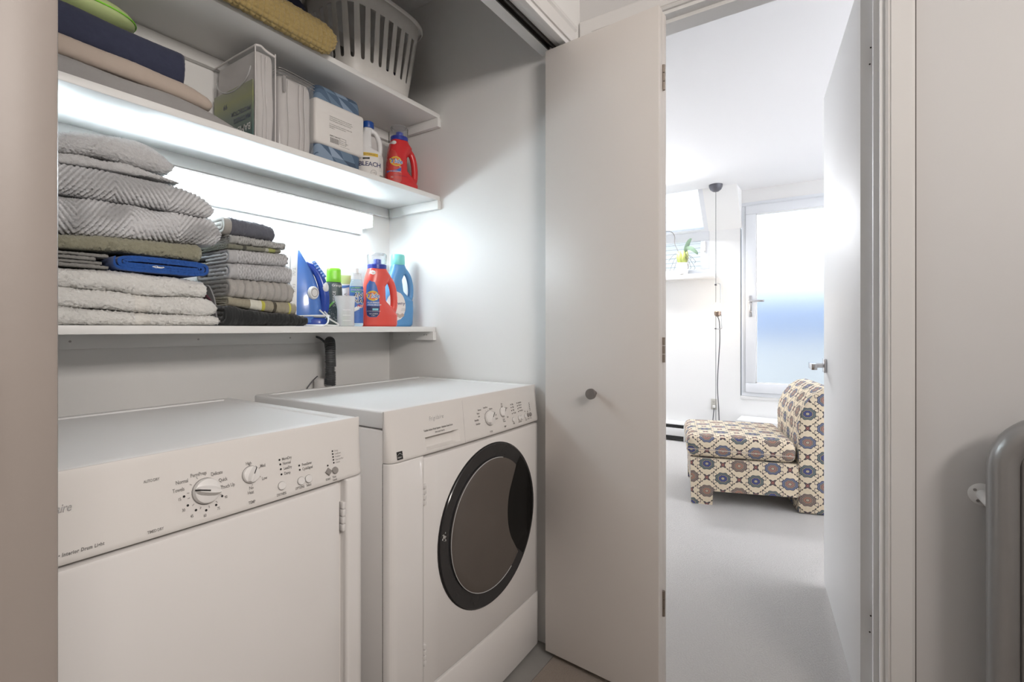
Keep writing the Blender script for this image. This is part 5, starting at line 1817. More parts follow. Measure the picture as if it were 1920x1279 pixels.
def speck(bm, f):
    r = random.Random(3)
    for k in range(60):
        x, z = r.uniform(-0.024, 0.02), r.uniform(0.008, 0.06) if k % 2 else r.uniform(0.02, 0.035)
        put_poly(bm, circ(x, z, r.uniform(0.0004, 0.0012), 6), f)


decal('droplets', tree, t, 'print_white', speck, 0.0007)
decal('swoosh', tree, t, 'print_green', lambda bm, f: put_fill(bm, [(-0.027, 0.062), (-0.008, 0.086), (0.004, 0.094), (0.004, 0.088), (-0.008, 0.076), (-0.027, 0.052)], f, 8, 6), 0.0007)

t = thing('cream_tube', 'white and violet squeeze tube with lime cap behind the spray bottle', 'tube', (1.180, 1.530, 1.1072), math.radians(-32))
bm = nb(); body_loft(bm, [(0.050, -0.016, 0.016, 0.015), (0.120, -0.020, 0.020, 0.010), (0.168, -0.0225, 0.0225, 0.003), (0.176, -0.0225, 0.0225, 0.0015)])
o, tree = fuse('body', bm, 'tube_white', t, 0.0018, 2)
bm = nb(); lathe(bm, [(0.017, 0.0), (0.018, 0.003), (0.0175, 0.050), (0.015, 0.052)], (0, 0, 0), 24); lobj('screw_cap', bm, 'lime_cap', t)
bm = nb(); body_loft(bm, [(0.158, -0.0228, 0.0228, 0.0052), (0.182, -0.0232, 0.0232, 0.0026), (0.190, -0.0232, 0.0232, 0.0016)]); lobj('crimp', bm, 'lime_soft', t)
decal('stripe', tree, t, 'print_blue', lambda bm, f: put_fill(bm, [(-0.020, 0.138), (0.020, 0.146), (0.020, 0.155), (-0.020, 0.150)], f, 8, 4), 0.0008)
decal('print', tree, t, 'print_gray', lambda bm, f: put_text(bm, 'HYDRA', lambda u, v: f(-v, u), 0.075, -0.006, 0.010), 0.0008)

t = thing('spray_bottle', 'clear and blue pump bottle with white nozzle behind the white cup', 'bottle', (1.167, 1.448, 1.1072), math.radians(-32))
bm = nb(); body_loft(bm, [(0.0, -0.020, 0.020, 0.018), (0.004, -0.024, 0.024, 0.022), (0.140, -0.024, 0.024, 0.022), (0.152, -0.022, 0.022, 0.020), (0.168, -0.0185, 0.0185, 0.0175)])
o, tree = fuse('body', bm, 'spray_clear', t, 0.0018, 3)
bm = nb(); lathe(bm, [(0.019, 0.168), (0.019, 0.180), (0.017, 0.183), (0.0175, 0.183), (0.017, 0.190), (0.014, 0.191)], (0, 0, 0), 24); lobj('overcap', bm, 'cup_milk', t)
bm = nb(); lathe(bm, [(0.0075, 0.188), (0.0078, 0.207), (0.006, 0.209)], (0, 0, 0), 18); lobj('nozzle', bm, 'plastic_white', t)
decal('label', tree, t, 'print_blue', lambda bm, f: put_fill(bm, [(-0.0237, 0.012), (0.0237, 0.012), (0.0237, 0.143), (-0.0237, 0.143)], f, 14, 14), 0.0006)
decal('swoosh', tree, t, 'print_white', lambda bm, f: put_fill(bm, [(-0.010, 0.052), (0.020, 0.068), (0.022, 0.082), (0.0, 0.072), (-0.010, 0.066)], f, 8, 6), 0.0009)
decal('print', tree, t, 'print_white', lambda bm, f: [put_text(bm, 'ANTI', f, -0.014, 0.104, 0.015, shear=0.2, bold=0.0016), put_text(bm, 'NANO', f, -0.014, 0.084, 0.015, shear=0.2, bold=0.0016), put_text(bm, 'STAIN REMOVER', f, -0.020, 0.128, 0.0045)], 0.0010)
decal('dark_print', tree, t, 'print_black', lambda bm, f: [put_text(bm, 'ANTI', f, -0.014, 0.104, 0.015, shear=0.2), put_text(bm, 'NANO', f, -0.014, 0.084, 0.015, shear=0.2)], 0.0014)
decal('green_print', tree, t, 'print_green', lambda bm, f: [put_text(bm, 'LAUNDRY', f, -0.020, 0.135, 0.005, bold=0.0002), put_text(bm, 'PRE-TREAT', f, -0.020, 0.121, 0.005, bold=0.0002)], 0.0010)
decal('red_print', tree, t, 'print_red', lambda bm, f: put_text(bm, 'FREE', f, 0.0, 0.069, 0.008, shear=0.2, bold=0.0003), 0.0013)

# translucent measuring cup
t = thing('measuring_cup', 'small milky plastic measuring cup in front of the spray bottle', 'cup', (1.098, 1.418, 1.1072), math.radians(-20))
bm = nb()
n = 32
rings = []
for r, z in ((0.026, 0.0), (0.0285, 0.002), (0.0285, 0.060), (0.032, 0.100), (0.0345, 0.104), (0.033, 0.104), (0.030, 0.098), (0.027, 0.058), (0.0265, 0.004), (0.010, 0.003)):
    rings.append([((r + (0.006 * max(0, math.cos(2 * PI * i / n - PI)) ** 6 if z > 0.09 else 0)) * math.cos(2 * PI * i / n), r * math.sin(2 * PI * i / n), z) for i in range(n)])
loft(bm, rings)
lobj('cup_wall', bm, 'cup_milk', t)
bm = nb()
for k in range(4):
    z = 0.02 + 0.018 * k
    tube(bm, [(0.0287 * math.cos(a), 0.0287 * math.sin(a), z) for a in np.linspace(-2.2, -1.3, 8)], 0.0005, 5)
lobj('level_marks', bm, 'plastic_white', t)

# ---- steam iron standing on its heel
hx = Vector((0.79, -0.615, 0)).normalized()       # from the sole towards the handle
wx = Vector((0.615, 0.79, 0)).normalized()
ir = thing('steam_iron', 'translucent blue steam iron standing on its heel', 'iron', (0.974, 1.540, 1.1072))
IB = Vector((0.974, 1.540, 1.1072))


def IP(h, w_, z):
    return IB + hx * h + wx * w_ + Vector((0, 0, z))


LZ = 0.258


def IW(z):
    return 0.054 * max(0.0, 1 - (max(z, 0) / LZ) ** 1.9) ** 0.72


zs = [0.012 + (LZ - 0.0125) * (i / 24) ** 0.9 for i in range(25)]


def iron_slab(bm, h0, h1, k0, k1, z_in=0.0):
    rings = []
    for z in zs:
        w0, w1 = IW(z) * k0 + 0.001, IW(z) * k1 + 0.001
        rings.append([IP(h0, -w0, z), IP(h0, w0, z), IP(h1, w1, z), IP(h1, -w1, z)])
    loft(bm, rings)


bm = nb(); iron_slab(bm, -0.004, 0.0, 0.98, 1.0); obj('soleplate', bm, 'steel_dull', ir)
bm = nb(); iron_slab(bm, 0.0, 0.020, 1.0, 0.97); obj('skirt', bm, 'plastic_white', ir)
bm = nb()
rings = []
for z in zs:
    q = z / LZ
    hb = 0.020 + 0.074 * max(0.0, 1 - q ** 2.4) + 0.004
    rings.append([IP(0.0195 + (hb - 0.0195) * math.sin(a) ** 0.8 if math.sin(a) > 0 else 0.0195, (IW(z) * 0.95 + 0.0008) * math.copysign(abs(math.cos(a)) ** 0.8, math.cos(a)), z) for a in np.linspace(0, PI, 15)])
loft(bm, rings)
obj('water_tank', bm, 'iron_blue', ir, smooth=50)
bm = nb()
hp = smooth_path([IP(0.040, 0, 0.215), IP(0.075, 0, 0.190), IP(0.095, 0, 0.150), IP(0.104, 0, 0.100), IP(0.100, 0, 0.050), IP(0.080, 0, 0.022), IP(0.055, 0, 0.018)], 6)
tube(bm, hp, [0.010 + 0.006 * math.sin(PI * k / (len(hp) - 1)) for k in range(len(hp))], 16); obj('handle', bm, 'iron_navy', ir)
bm = nb(); rings = []
for z, k in ((0.0, 0.9), (0.006, 1.0), (0.022, 1.0), (0.028, 0.92)):
    rings.append([IP(0.010 + (0.112 - 0.010) * (0.5 + 0.5 * u * k), v * 0.046 * k, z) for u, v in rrect(2, 2, 0.5, 5)])
loft(bm, rings); obj('heel', bm, 'iron_navy', ir)
bm = nb(); rings = []
for z, k in ((0.0285, 0.80), (0.030, 0.95), (0.036, 0.95), (0.038, 0.80)):
    rings.append([IP(0.010 + (0.108 - 0.010) * (0.5 + 0.5 * u * k), v * 0.045 * k, z) for u, v in rrect(2, 2, 0.5, 5)])
loft(bm, rings); obj('heel_band', bm, 'plastic_white', ir)
ax = (hx * 0.62 - wx * 0.78).normalized(); cdl = IP(0.070, -0.038, 0.112)
uu = ax.cross(Vector((0, 0, 1))).normalized(); vv = Vector((0, 0, 1))
bm = nb(); loft(bm, [[cdl + (uu * math.cos(2 * PI * i / 28) * 0.85 + vv * math.sin(2 * PI * i / 28)) * r + ax * h for i in range(28)] for r, h in ((0.022, -0.004), (0.022, 0.004), (0.019, 0.008))]); dl = obj('dial', bm, 'plastic_white', ir)
bm = nb(); loft(bm, [[cdl + (uu * math.cos(2 * PI * i / 28) * 0.85 + vv * math.sin(2 * PI * i / 28)) * r + ax * 0.0083 for i in range(28)] for r in (0.0125, 0.0145)], caps=False); obj('dial_scale', bm, 'print_gray', dl, smooth=0)
bm = nb(); rings = []
for a in np.linspace(-PI / 2, PI / 2, 9):
    rings.append([IP(0.106 + 0.012 * math.cos(a) * math.cos(b), -0.004 + 0.015 * math.cos(a) * math.sin(b), 0.132 + 0.020 * math.sin(a)) for b in np.linspace(0, 2 * PI, 17)[:-1]])
loft(bm, rings); obj('steam_button', bm, 'plastic_white', ir)
bm = nb()
for k in range(6):
    c = IP(0.066 + 0.006 * k, -0.002, 0.214 - 0.0085 * k)
    cyl(bm, c, c + hx * 0.010 + Vector((0, 0, 0.006)), 0.009, 0.007, 12)
obj('filler_cap', bm, 'iron_blue', ir)
fs_ = lambda u, v: IP(0.0045 + v, -(IW(0.215 - u) * (1.0 - 0.03 * (0.0045 + v) / 0.02) + 0.0016), 0.215 - u)
bm = nb(); put_text(bm, 'T-fal', fs_, 0.020, 0.002, 0.009, spacing=1.1); put_text(bm, 'EASE', fs_, 0.075, 0.003, 0.008, spacing=1.2); obj('skirt_print', bm, 'print_faint', ir, smooth=0)
bm = nb()
tube(bm, smooth_path([IP(0.105, -0.02, 0.050), IP(0.118, -0.052, 0.030), IP(0.110, -0.095, 0.004), IP(0.060, -0.098, 0.0035), IP(0.010, -0.078, 0.0035), IP(-0.004, -0.02, 0.004)], 8), 0.0027, 10)
tube(bm, smooth_path([IP(0.090, -0.050, 0.055), IP(0.120, -0.050, 0.026), IP(0.150, -0.044, 0.0045), IP(0.110, -0.085, 0.0035), IP(0.040, -0.085, 0.0035)], 8), 0.0027, 10)
tube(bm, smooth_path([IP(0.006, -0.048, 0.033), IP(0.060, -0.051, 0.035), IP(0.114, -0.047, 0.036), IP(0.120, 0.0, 0.034), IP(0.114, 0.047, 0.033)], 8), 0.0027, 10)
obj('power_cord', bm, 'cord_white', ir)

# ------------------------------------------------------------------ linen and packages on the middle shelf
ZM = 1.6345
LG = 'folded bed linen on the middle shelf'
GS = [(0.0, 1.690), (0.34, 1.689), (0.55, 1.684), (0.64, 1.676), (0.70, 1.655), (0.74, 1.640)]
o = cloth_roll('folded_sheet', st(0.22, 0.055, 0.02), 0.02, 0.742, 1.378, [(0, ZM), (1, ZM)], GS, 'sheet_gray', step=0.004, end_r=0.03, pattern=lumps(0.0022, 22, 31), fuzz=0.0002, seed=31)
tag(o, 'gray folded bed sheet lying on the middle shelf', 'sheet', LG)
BS = [(0.0, 1.738), (0.34, 1.738), (0.50, 1.732), (0.60, 1.722), (0.655, 1.706)]
o = cloth_roll('folded_sheet', st(0.20, 0.048, 0.018), 0.02, 0.654, 1.385, up(GS, 0.002), BS, 'sheet_beige', step=0.004, end_r=0.018, pattern=lumps(0.0022, 25, 32), fuzz=0.0002, seed=32)
tag(o, 'beige folded bed sheet resting on the gray one', 'sheet', LG)
NS = [(0.0, 1.822), (0.34, 1.816), (0.595, 1.806)]
o = cloth_roll('folded_sheet', st(0.17, 0.075, 0.012), 0.02, 0.593, 1.405, up(BS, 0.002), NS, 'sheet_navy', step=0.004, end_r=0.004, pattern=lumps(0.0018, 25, 33), fuzz=0.0002, seed=33)
tag(o, 'navy folded sheet set high on the beige one', 'sheet', LG)
bm = nb()
rings = []
for a in np.linspace(-PI / 2, PI / 2, 14):
    rings.append([(0.405 + 0.105 * math.cos(a) * math.copysign(abs(math.cos(b)) ** 0.8, math.cos(b)), 1.495 + 0.075 * math.cos(a) * math.copysign(abs(math.sin(b)) ** 0.8, math.sin(b)), 1.8525 + 0.0345 * math.sin(a) + 0.0) for b in np.linspace(0, 2 * PI, 33)[:-1]])
loft(bm, rings)
pl = thing('small_cushion', 'lime green round cushion on top of the navy sheet', 'cushion', (0.405, 1.495, 1.818))
cu = obj('pad', bm, 'lime_soft', pl, smooth=60)
bm = nb(); tube(bm, [(0.405 + 0.106 * math.copysign(abs(math.cos(b)) ** 0.8, math.cos(b)), 1.495 + 0.076 * math.copysign(abs(math.sin(b)) ** 0.8, math.sin(b)), 1.8525) for b in np.linspace(0, 2 * PI, 49)], 0.0018, 6); obj('piping', bm, 'lime_cap', pl)


def soft_box(bm, x0, x1, y0, y1, z0, z1, r=0.012, puff=0.004, seed=1, nu=14):
    rr = np.random.default_rng(seed)
    W_, D_ = x1 - x0, y1 - y0
    rings = []
    zs_ = [z0 + (z1 - z0) * q for q in (0, 0.01, 0.03, 0.08, 0.2, 0.35, 0.5, 0.65, 0.8, 0.92, 0.97, 0.99, 1.0)]
    base = rrect(W_ - 2 * puff, D_ - 2 * puff, r, 5)
    ph = rr.uniform(0, 6, 4)
    for z in zs_:
        q = (z - z0) / (z1 - z0)
        k = min(1.0, math.sqrt(max(0.0, 1 - (abs(2 * q - 1)) ** 10)) * 0.1 + 0.9)
        ring = []
        for u, v in base:
            b = puff * (0.6 + 0.4 * math.sin(9 * q + ph[0] + u * 30) * math.sin(ph[1] + v * 25)) * (1 - abs(2 * q - 1) ** 4)
            L = math.hypot(u / W_, v / D_) + 1e-9
            ring.append(((x0 + x1) / 2 + u * k + b * (u / W_) / L, (y0 + y1) / 2 + v * k + b * (v / D_) / L, z))
        rings.append(ring)
    loft(bm, rings)


# clear zip bag with a white mattress protector, its printed side towards the left
t = thing('protector_package', 'clear bag of white mattress protector with upside-down green print', 'package', (0.80, 1.50, ZM))
PX0, PX1 = 0.772, 0.829
bm = nb(); soft_box(bm, PX0, PX1 + 0.001, 1.3955, 1.628, ZM + 0.0005, 1.906, r=0.010, puff=0.004, seed=3); obj('quilted_pad', bm, 'pad_white', t, smooth=50)
bm = nb()
for k, x in enumerate((0.792, 0.803)):
    P = [(x + 0.003 * math.sin(5 * q + k), 1.3965 + 0.0008 * math.sin(11 * q), ZM + 0.012 + q * 0.245) for q in np.linspace(0, 1, 20)]
    tube(bm, P, [0.0012 + 0.0016 * abs(math.sin(7 * q + k)) for q in np.linspace(0, 1, 20)], 8)
obj('fold_creases', bm, 'pad_white', t, smooth=60)
bm = nb(); box(bm, PX0 - 0.0035, PX1 + 0.001, 1.3935, 1.632, ZM, 1.914, bev=0.004); obj('clear_bag', bm, 'clear_film', t)
bm = nb()
for x in (PX0 - 0.003, PX1):
    tube(bm, [(x, 1.3935, ZM + 0.002), (x, 1.3925, 1.75), (x, 1.3935, 1.912)], 0.0018, 8)
tube(bm, smooth_path([(PX0 - 0.003, 1.3935, 1.912), (0.785, 1.394, 1.916), (0.80, 1.3935, 1.909), (PX1, 1.3935, 1.903)], 5), 0.0034, 8)
tube(bm, [(PX0 - 0.003, 1.3935, 1.911), (PX0 - 0.003, 1.51, 1.912), (PX0 - 0.003, 1.628, 1.910)], 0.0026, 8)
obj('piping', bm, 'pad_white', t)
bm = nb(); box(bm, PX0 - 0.0075, PX0 - 0.0045, 1.400, 1.620, ZM + 0.004, 1.815); ins = obj('printed_card', bm, 'package_teal', t, smooth=0)
for v in ins.data.vertices:
    pass
fB = lambda u, v: (PX0 - 0.0080, 1.405 + u, 1.692 - v)      # upside-down: u towards the back, v downwards
bm = nb(); put_text(bm, 'BAMBOO', fB, 0.004, -0.002, 0.020, spacing=0.95, bold=0.0004); obj('print', bm, 'print_white', ins, smooth=0)
bm = nb(); put_text(bm, 'MATTRESS', fB, 0.004, -0.030, 0.014); put_text(bm, 'PROTECTOR', fB, 0.004, -0.052, 0.013)
put_text(bm, '99', fB, 0.135, -0.086, 0.016); obj('dark_print', bm, 'print_navy', ins, smooth=0)
# round window in the card shows the pad: an arc of clear edge
bm = nb(); tube(bm, [(PX0 - 0.0075, 1.508 + 0.098 * math.cos(a), 1.862 - 0.055 * math.sin(a)) for a in np.linspace(0.12, PI - 0.12, 24)], 0.0022, 6); obj('window_edge', bm, 'plastic_edge', t)

t = thing('pillow_protector_package', 'clear plastic package of folded white bedding beside the blue blanket', 'package', (0.90, 1.50, ZM))
bm = nb(); soft_box(bm, 0.846, 0.958, 1.400, 1.610, ZM + 0.0005, 1.868, r=0.016, puff=0.004, seed=5); obj('folded_pad', bm, 'pad_white', t, smooth=50)
for x, w_ in ((0.872, 0.0015), (0.912, 0.0035), (0.928, 0.003)):
    bm = nb(); P = [(x + 0.002 * math.sin(6 * q), 1.3975, ZM + 0.02 + q * 0.20) for q in np.linspace(0, 1, 16)]
    tube(bm, P, w_, 8); obj('pleat', bm, 'pad_white', t, smooth=60)
bm = nb(); box(bm, 0.836, 0.9625, 1.394, 1.62, ZM, 1.878, bev=0.012, seg=3); obj('clear_bag', bm, 'clear_film', t)
bm = nb()
for z in (1.862, 1.872, 1.879):
    tube(bm, smooth_path([(0.838, 1.42, z), (0.840, 1.396, z + 0.001), (0.87, 1.393, z + 0.002), (0.93, 1.393, z - 0.002), (0.961, 1.395, z - 0.004)], 6), 0.0010, 8)
obj('zip_edge', bm, 'steel_dull', t)
bm = nb(); box(bm, 0.853, 0.862, 1.3925, 1.394, 1.815, 1.862); obj('flap_tab', bm, 'sheet_gray', t, smooth=0)
bm = nb(); put_text(bm, 'Q', lambda u, v: (0.8345, 1.405 + u, 1.645 + v), 0.0, 0.0, 0.016); obj('print', bm, 'print_white', t, smooth=0)

# blanket with printed triangles and a paper band
t = thing('folded_blanket', 'blue triangle-print blanket with a white paper band', 'blanket', (0.970, 1.400, ZM))
bm = nb(); soft_box(bm, 0.970, 1.158, 1.402, 1.595, ZM + 0.0005, 1.896, r=0.020, puff=0.005, seed=8); obj('blanket', bm, 'triangle_print', t, smooth=50)
bm = nb(); box(bm, 0.9655, 1.1625, 1.398, 1.60, 1.700, 1.846, bev=0.010, seg=3); pb = obj('paper_band', bm, 'paper_label', t)
fP = lambda u, v: (0.9655 + u, 1.3972, 1.700 + v)
bm = nb()
for k, s in enumerate(('Soft plush blanket for bed and sofa, machine wash cold, gentle', 'cycle. Do not bleach. Tumble dry low. Do not iron or dry clean.', 'Made of 100% polyester microfibre, brushed on both sides.', '', 'Couverture douce pour lit et canape, laver en machine a froid.', 'Ne pas blanchir. Secher a basse temperature.', '150 x 200 cm')):
    if s:
        put_text(bm, s, fP, 0.052, 0.098 - k * 0.0062, 0.0031, spacing=0.83)
put_text(bm, '628915 044127', fP, 0.054, 0.0345, 0.0042, bold=0.0002)
for k in range(16):
    x = 0.056 + k * 0.0021
    put_poly(bm, [(x, 0.014), (x + 0.0008 + 0.0007 * (k * 7 % 3 == 0), 0.014), (x + 0.0008 + 0.0007 * (k * 7 % 3 == 0), 0.031), (x, 0.031)], fP)
for a, b, c_, d in ((0.093, 0.118, 0.018, 0.019), (0.093, 0.118, 0.038, 0.039), (0.093, 0.094, 0.018, 0.039), (0.117, 0.118, 0.018, 0.039)):
    put_poly(bm, [(a, c_), (b, c_), (b, d), (a, d)], fP)
put_text(bm, 'ITEM 2204', fP, 0.0955, 0.029, 0.003); put_text(bm, 'MADE FOR HOME', fP, 0.0955, 0.023, 0.0026)
put_text(bm, 'www.softhome.example', fP, 0.095, 0.011, 0.0026)
obj('lettering', bm, 'print_gray', pb, smooth=0)

# ------------------------------------------------------------------ top shelf
ZT2 = 1.9645
t = thing('knit_throw', 'mustard basket-weave throw folded over the top shelf edge', 'blanket', (0.62, 1.45, ZT2))


def throw_sec():
    # soft fold lying on the shelf and drooping over its front edge
    pts = [(0.30, 0.0), (0.075, 0.0), (0.055, -0.010), (0.030, -0.026), (0.010, -0.022), (0.0, 0.005), (0.006, 0.040), (0.030, 0.068), (0.075, 0.086), (0.15, 0.092), (0.24, 0.088), (0.30, 0.07), (0.315, 0.04), (0.312, 0.010)]
    P = smooth_path([(y, 0, z) for y, z in pts + pts[:1]], 8)
    return [(p.x, p.z) for p in P[:-1]]


sec = np.array(throw_sec())
P2, q = resample(sec, 460)
xs = np.linspace(0.42, 0.975, 380)
e = np.sqrt(np.maximum(0.0, 1 - (1 - np.clip((0.975 - xs) / 0.045, 0, 1)) ** 2)) * 0.95 + 0.05
yc, zc = 0.15, 0.035
Y = 1.283 + yc + (P2[None, :, 0] - yc) * (0.86 + 0.14 * e[:, None])
Zc = zc + (P2[None, :, 1] - zc) * e[:, None]
sag = 0.004 * np.sin(xs * 9)[:, None]
G3 = np.stack([xs[:, None] + 0 * Y, Y + sag, ZT2 + 0.003 + Zc], 2)
dx = np.gradient(G3, axis=0); ds = np.roll(G3, -1, 1) - np.roll(G3, 1, 1)
N = np.cross(ds, dx); N /= np.maximum(np.linalg.norm(N, axis=2, keepdims=True), 1e-9)
if ((G3 - G3.mean(axis=(0, 1))) * N).sum() < 0:
    N = -N
D = weave(0.0150, 0.0060)(G3[:, :, 0], q[None, :] + 0 * Y, 0, 0) + RNG.normal(size=Y.shape) * 0.0003
onshelf = (P2[None, :, 0] > 0.06) & (P2[None, :, 1] < 0.004)
G3 = G3 + N * np.where(onshelf, np.minimum(D, 0.001), D)[:, :, None]
bm = nb(); V = grid_mesh(bm, G3, close_v=True); bm.faces.new(V[0][::-1]); bm.faces.new(V[-1])
obj('weave', bm, 'throw_mustard', t, smooth=80)
for k, (x, dz) in enumerate(((0.452, 0.055), (0.462, 0.030), (0.500, 0.034))):
    bm = nb()
    tube(bm, smooth_path([(x, 1.345, ZT2 + 0.016), (x, 1.322, ZT2 + 0.010), (x + 0.004, 1.312, ZT2 - 0.010), (x + 0.006, 1.312, ZT2 - dz)], 6), [0.004 + 0.0008 * ((i // 2) % 2) for i in range(19)], 8)
    for j in range(4):
        tube(bm, [(x + 0.006, 1.312, ZT2 - dz + 0.004), (x + 0.006 + 0.004 * math.cos(j * 1.6), 1.312 + 0.004 * math.sin(j * 1.6), ZT2 - dz - 0.008)], 0.0012, 5)
    obj('tassel', bm, 'rope_tan', t, smooth=60)
o = cloth_roll('folded_jeans', st(0.17, 0.075), 0.60, 0.940, 1.400, [(0, ZT2 + 0.1005), (1, ZT2 + 0.1005)], [(0, ZT2 + 0.180), (0.9, ZT2 + 0.176), (1, ZT2 + 0.165)], 'navy_cloth', step=0.005, end_r=0.04, pattern=lumps(0.004, 45, 41), fuzz=0.0006, seed=41)
tag(o, 'dark navy garment folded on the mustard throw', 'clothes')

# laundry basket: tapered tub with tall rounded slots
t = thing('laundry_basket', 'white plastic laundry basket with tall slots on the top shelf', 'basket', (1.23, 1.47, ZT2))
BCX, BCY = 1.232, 1.478
ZB0, ZB1, ZB2, ZB3 = ZT2, ZT2 + 0.062, ZT2 + 0.235, ZT2 + 0.290


def bas(z, th, inset=0.0):
    q = (z - ZB0) / (ZB3 - ZB0)
    a, b = 0.152 + 0.045 * q - inset, 0.112 + 0.035 * q - inset
    ca, sa = math.cos(th), math.sin(th)
    return Vector((BCX + a * math.copysign(abs(ca) ** 0.62, ca), BCY + b * math.copysign(abs(sa) ** 0.62, sa), z))


NB = 168
TH = []
dense = [bas(ZB0, 2 * PI * i / 2000) for i in range(2001)]
L = np.concatenate([[0], np.cumsum([(b - a).length for a, b in zip(dense, dense[1:])])])
TH = [2 * PI * np.interp(L[-1] * i / NB, L, np.arange(2001)) / 2000 for i in range(NB)]


def band(bm, z0, z1, wall=0.0028, steps=4, flare=0.0):
    out = [[bas(z0 + (z1 - z0) * k / steps, th) for th in TH] for k in range(steps + 1)]
    inn = [[bas(z0 + (z1 - z0) * k / steps, th, wall) for th in TH] for k in range(steps, -1, -1)]
    loft(bm, out + inn + [out[0]], caps=False)


bm = nb(); band(bm, ZB0 + 0.004, ZB1)
loft(bm, [[bas(ZB0, th, 0.010) for th in TH], [bas(ZB0 + 0.004, th) for th in TH], [bas(ZB0 + 0.006, th, 0.003) for th in TH]])
obj('tub', bm, 'basket_plastic', t, smooth=50)
bm = nb(); band(bm, ZB2, ZB3, steps=3)
rim = [[bas(ZB3 - 0.010, th, -0.010) for th in TH], [bas(ZB3 - 0.006, th, -0.014) for th in TH], [bas(ZB3 + 0.002, th, -0.013) for th in TH], [bas(ZB3 + 0.006, th, -0.006) for th in TH], [bas(ZB3 + 0.004, th, 0.003) for th in TH], [bas(ZB3 - 0.002, th, 0.003) for th in TH], [bas(ZB3, th, -0.009) for th in TH]]
loft(bm, rim + [rim[0]], caps=False)
obj('rim', bm, 'basket_plastic', t, smooth=50)
# slats: between neighbouring slots, widening at the foot so that the slots end round
NS_ = 28
for k in range(NS_):
    i0 = k * (NB // NS_)
    bm = nb()
    zl = [0, 0.0006, 0.0018, 0.0034, 0.0055, 0.0085, 0.03, 0.07, 0.11, 0.15, ZB2 - ZB1]
    n_ = 10
    outer, inner = [], []
    for j in range(n_ + 1):
        z = ZB1 + zl[j]
        d = z - ZB1
        wid = 0.62 - 0.16 * (zl[j] / (ZB2 - ZB1))
        if d < 0.008:
            wid = 0.62 + 0.38 * (1 - math.sqrt(max(0, 1 - (1 - d / 0.008) ** 2)))
        lo_, hi_ = i0 + 3 - 3 * wid, i0 + 3 + 3 * wid
        ths = [np.interp(q, np.arange(NB + 5), TH + [x + 2 * PI for x in TH[:5]]) for q in np.linspace(lo_, hi_, 4)] if lo_ >= 0 else [np.interp(q + NB, np.arange(2 * NB), TH + [x + 2 * PI for x in TH]) for q in np.linspace(lo_, hi_, 4)]
        outer.append([bas(z, th) for th in ths])
        inner.append([bas(z, th, 0.0028) for th in ths][::-1])
    loft(bm, [a + b for a, b in zip(outer, inner)])
    obj('slat', bm, 'basket_plastic', t, smooth=40)
o = cloth_roll('folded_shirt', st(0.10, 0.06), 1.28, 1.375, 1.425, [(0, ZT2 + 0.0075), (2, ZT2 + 0.0075)], [(0, ZT2 + 0.115), (1.30, ZT2 + 0.125), (1.345, ZT2 + 0.140), (2, ZT2 + 0.135)], 'navy_cloth', step=0.005, end_l=0.02, end_r=0.02, pattern=lumps(0.003, 50, 44), fuzz=0.0005, seed=44)
tag(o, 'navy garment lying inside the laundry basket', 'clothes')

# ------------------------------------------------------------------ bright room
def chair_uv(o, mode=None):
    me = o.data
    uv = me.uv_layers.new(name='UVMap')
    for p in me.polygons:
        n = p.normal
        for li in p.loop_indices:
            c = me.vertices[me.loops[li].vertex_index].co
            if abs(n.y) > 0.6:
                u = (c.x, c.z)
            elif abs(n.z) > abs(n.x):
                u = (c.x, c.y + 0.04)
            else:
                u = (c.y + 0.05, c.z + 0.02)
            uv.data[li].uv = u


ch = thing('slipper_chair', 'armless upholstered chair in cream fabric with blue and brown medallions', 'chair', (3.217, 0.782, 0.0), math.radians(-74.15))
W_ = 0.62


def sweep_profile(bm, prof, y0, y1, r=0.02, steps=4):
    """closed (x, z) outline swept across the chair with eased side edges"""
    P = np.array(prof)
    c = P.mean(0)
    rings = []
    for y, k in [(y0 + r * (1 - math.cos(a)), r * (1 - math.sin(a))) for a in np.linspace(0, PI / 2, steps)] + [(y1 - r * (1 - math.cos(a)), r * (1 - math.sin(a))) for a in np.linspace(PI / 2, 0, steps)]:
        d = P - c
        L = np.linalg.norm(d, axis=1, keepdims=True)
        Q = P - d / np.maximum(L, 1e-6) * k
        rings.append([(x, y, z) for x, z in Q])
    loft(bm, rings)


bm = nb()
prof = [(0.0, 0.0), (0.125, 0.0), (0.129, 0.086), (0.60, 0.094), (0.60, 0.290), (-0.004, 0.286)]
prism(bm, prof, lambda u, v, t_: (u, t_, v), 0.0, 0.05)
prism(bm, prof, lambda u, v, t_: (u, t_, v), W_ - 0.05, W_)
box(bm, 0.0, 0.60, 0.05, W_ - 0.05, 0.094, 0.288)
bs_ = lobj('base', bm, 'medallion_fabric', ch, smooth=30); chair_uv(bs_)
bm = nb()
box(bm, -0.026, 0.592, -0.006, W_ + 0.006, 0.292, 0.426, bev=0.045, seg=6)
bmesh.ops.subdivide_edges(bm, edges=[e_ for e_ in bm.edges if e_.calc_length() > 0.2], cuts=8, use_grid_fill=True)
for v in bm.verts:
    if v.co.z > 0.42:
        v.co.z += 0.010 * math.sin(PI * (v.co.x + 0.03) / 0.62) * math.sin(PI * v.co.y / W_)
cs = lobj('seat_cushion', bm, 'medallion_fabric', ch, smooth=60); chair_uv(cs)
bm = nb(); tube(bm, [(-0.024, 0.0, 0.345), (-0.02, -0.0085, 0.345), (0.15, -0.0085, 0.343), (0.58, -0.0085, 0.337)], 0.003, 6); lobj('seam', bm, 'sheet_beige', cs)
bm = nb()
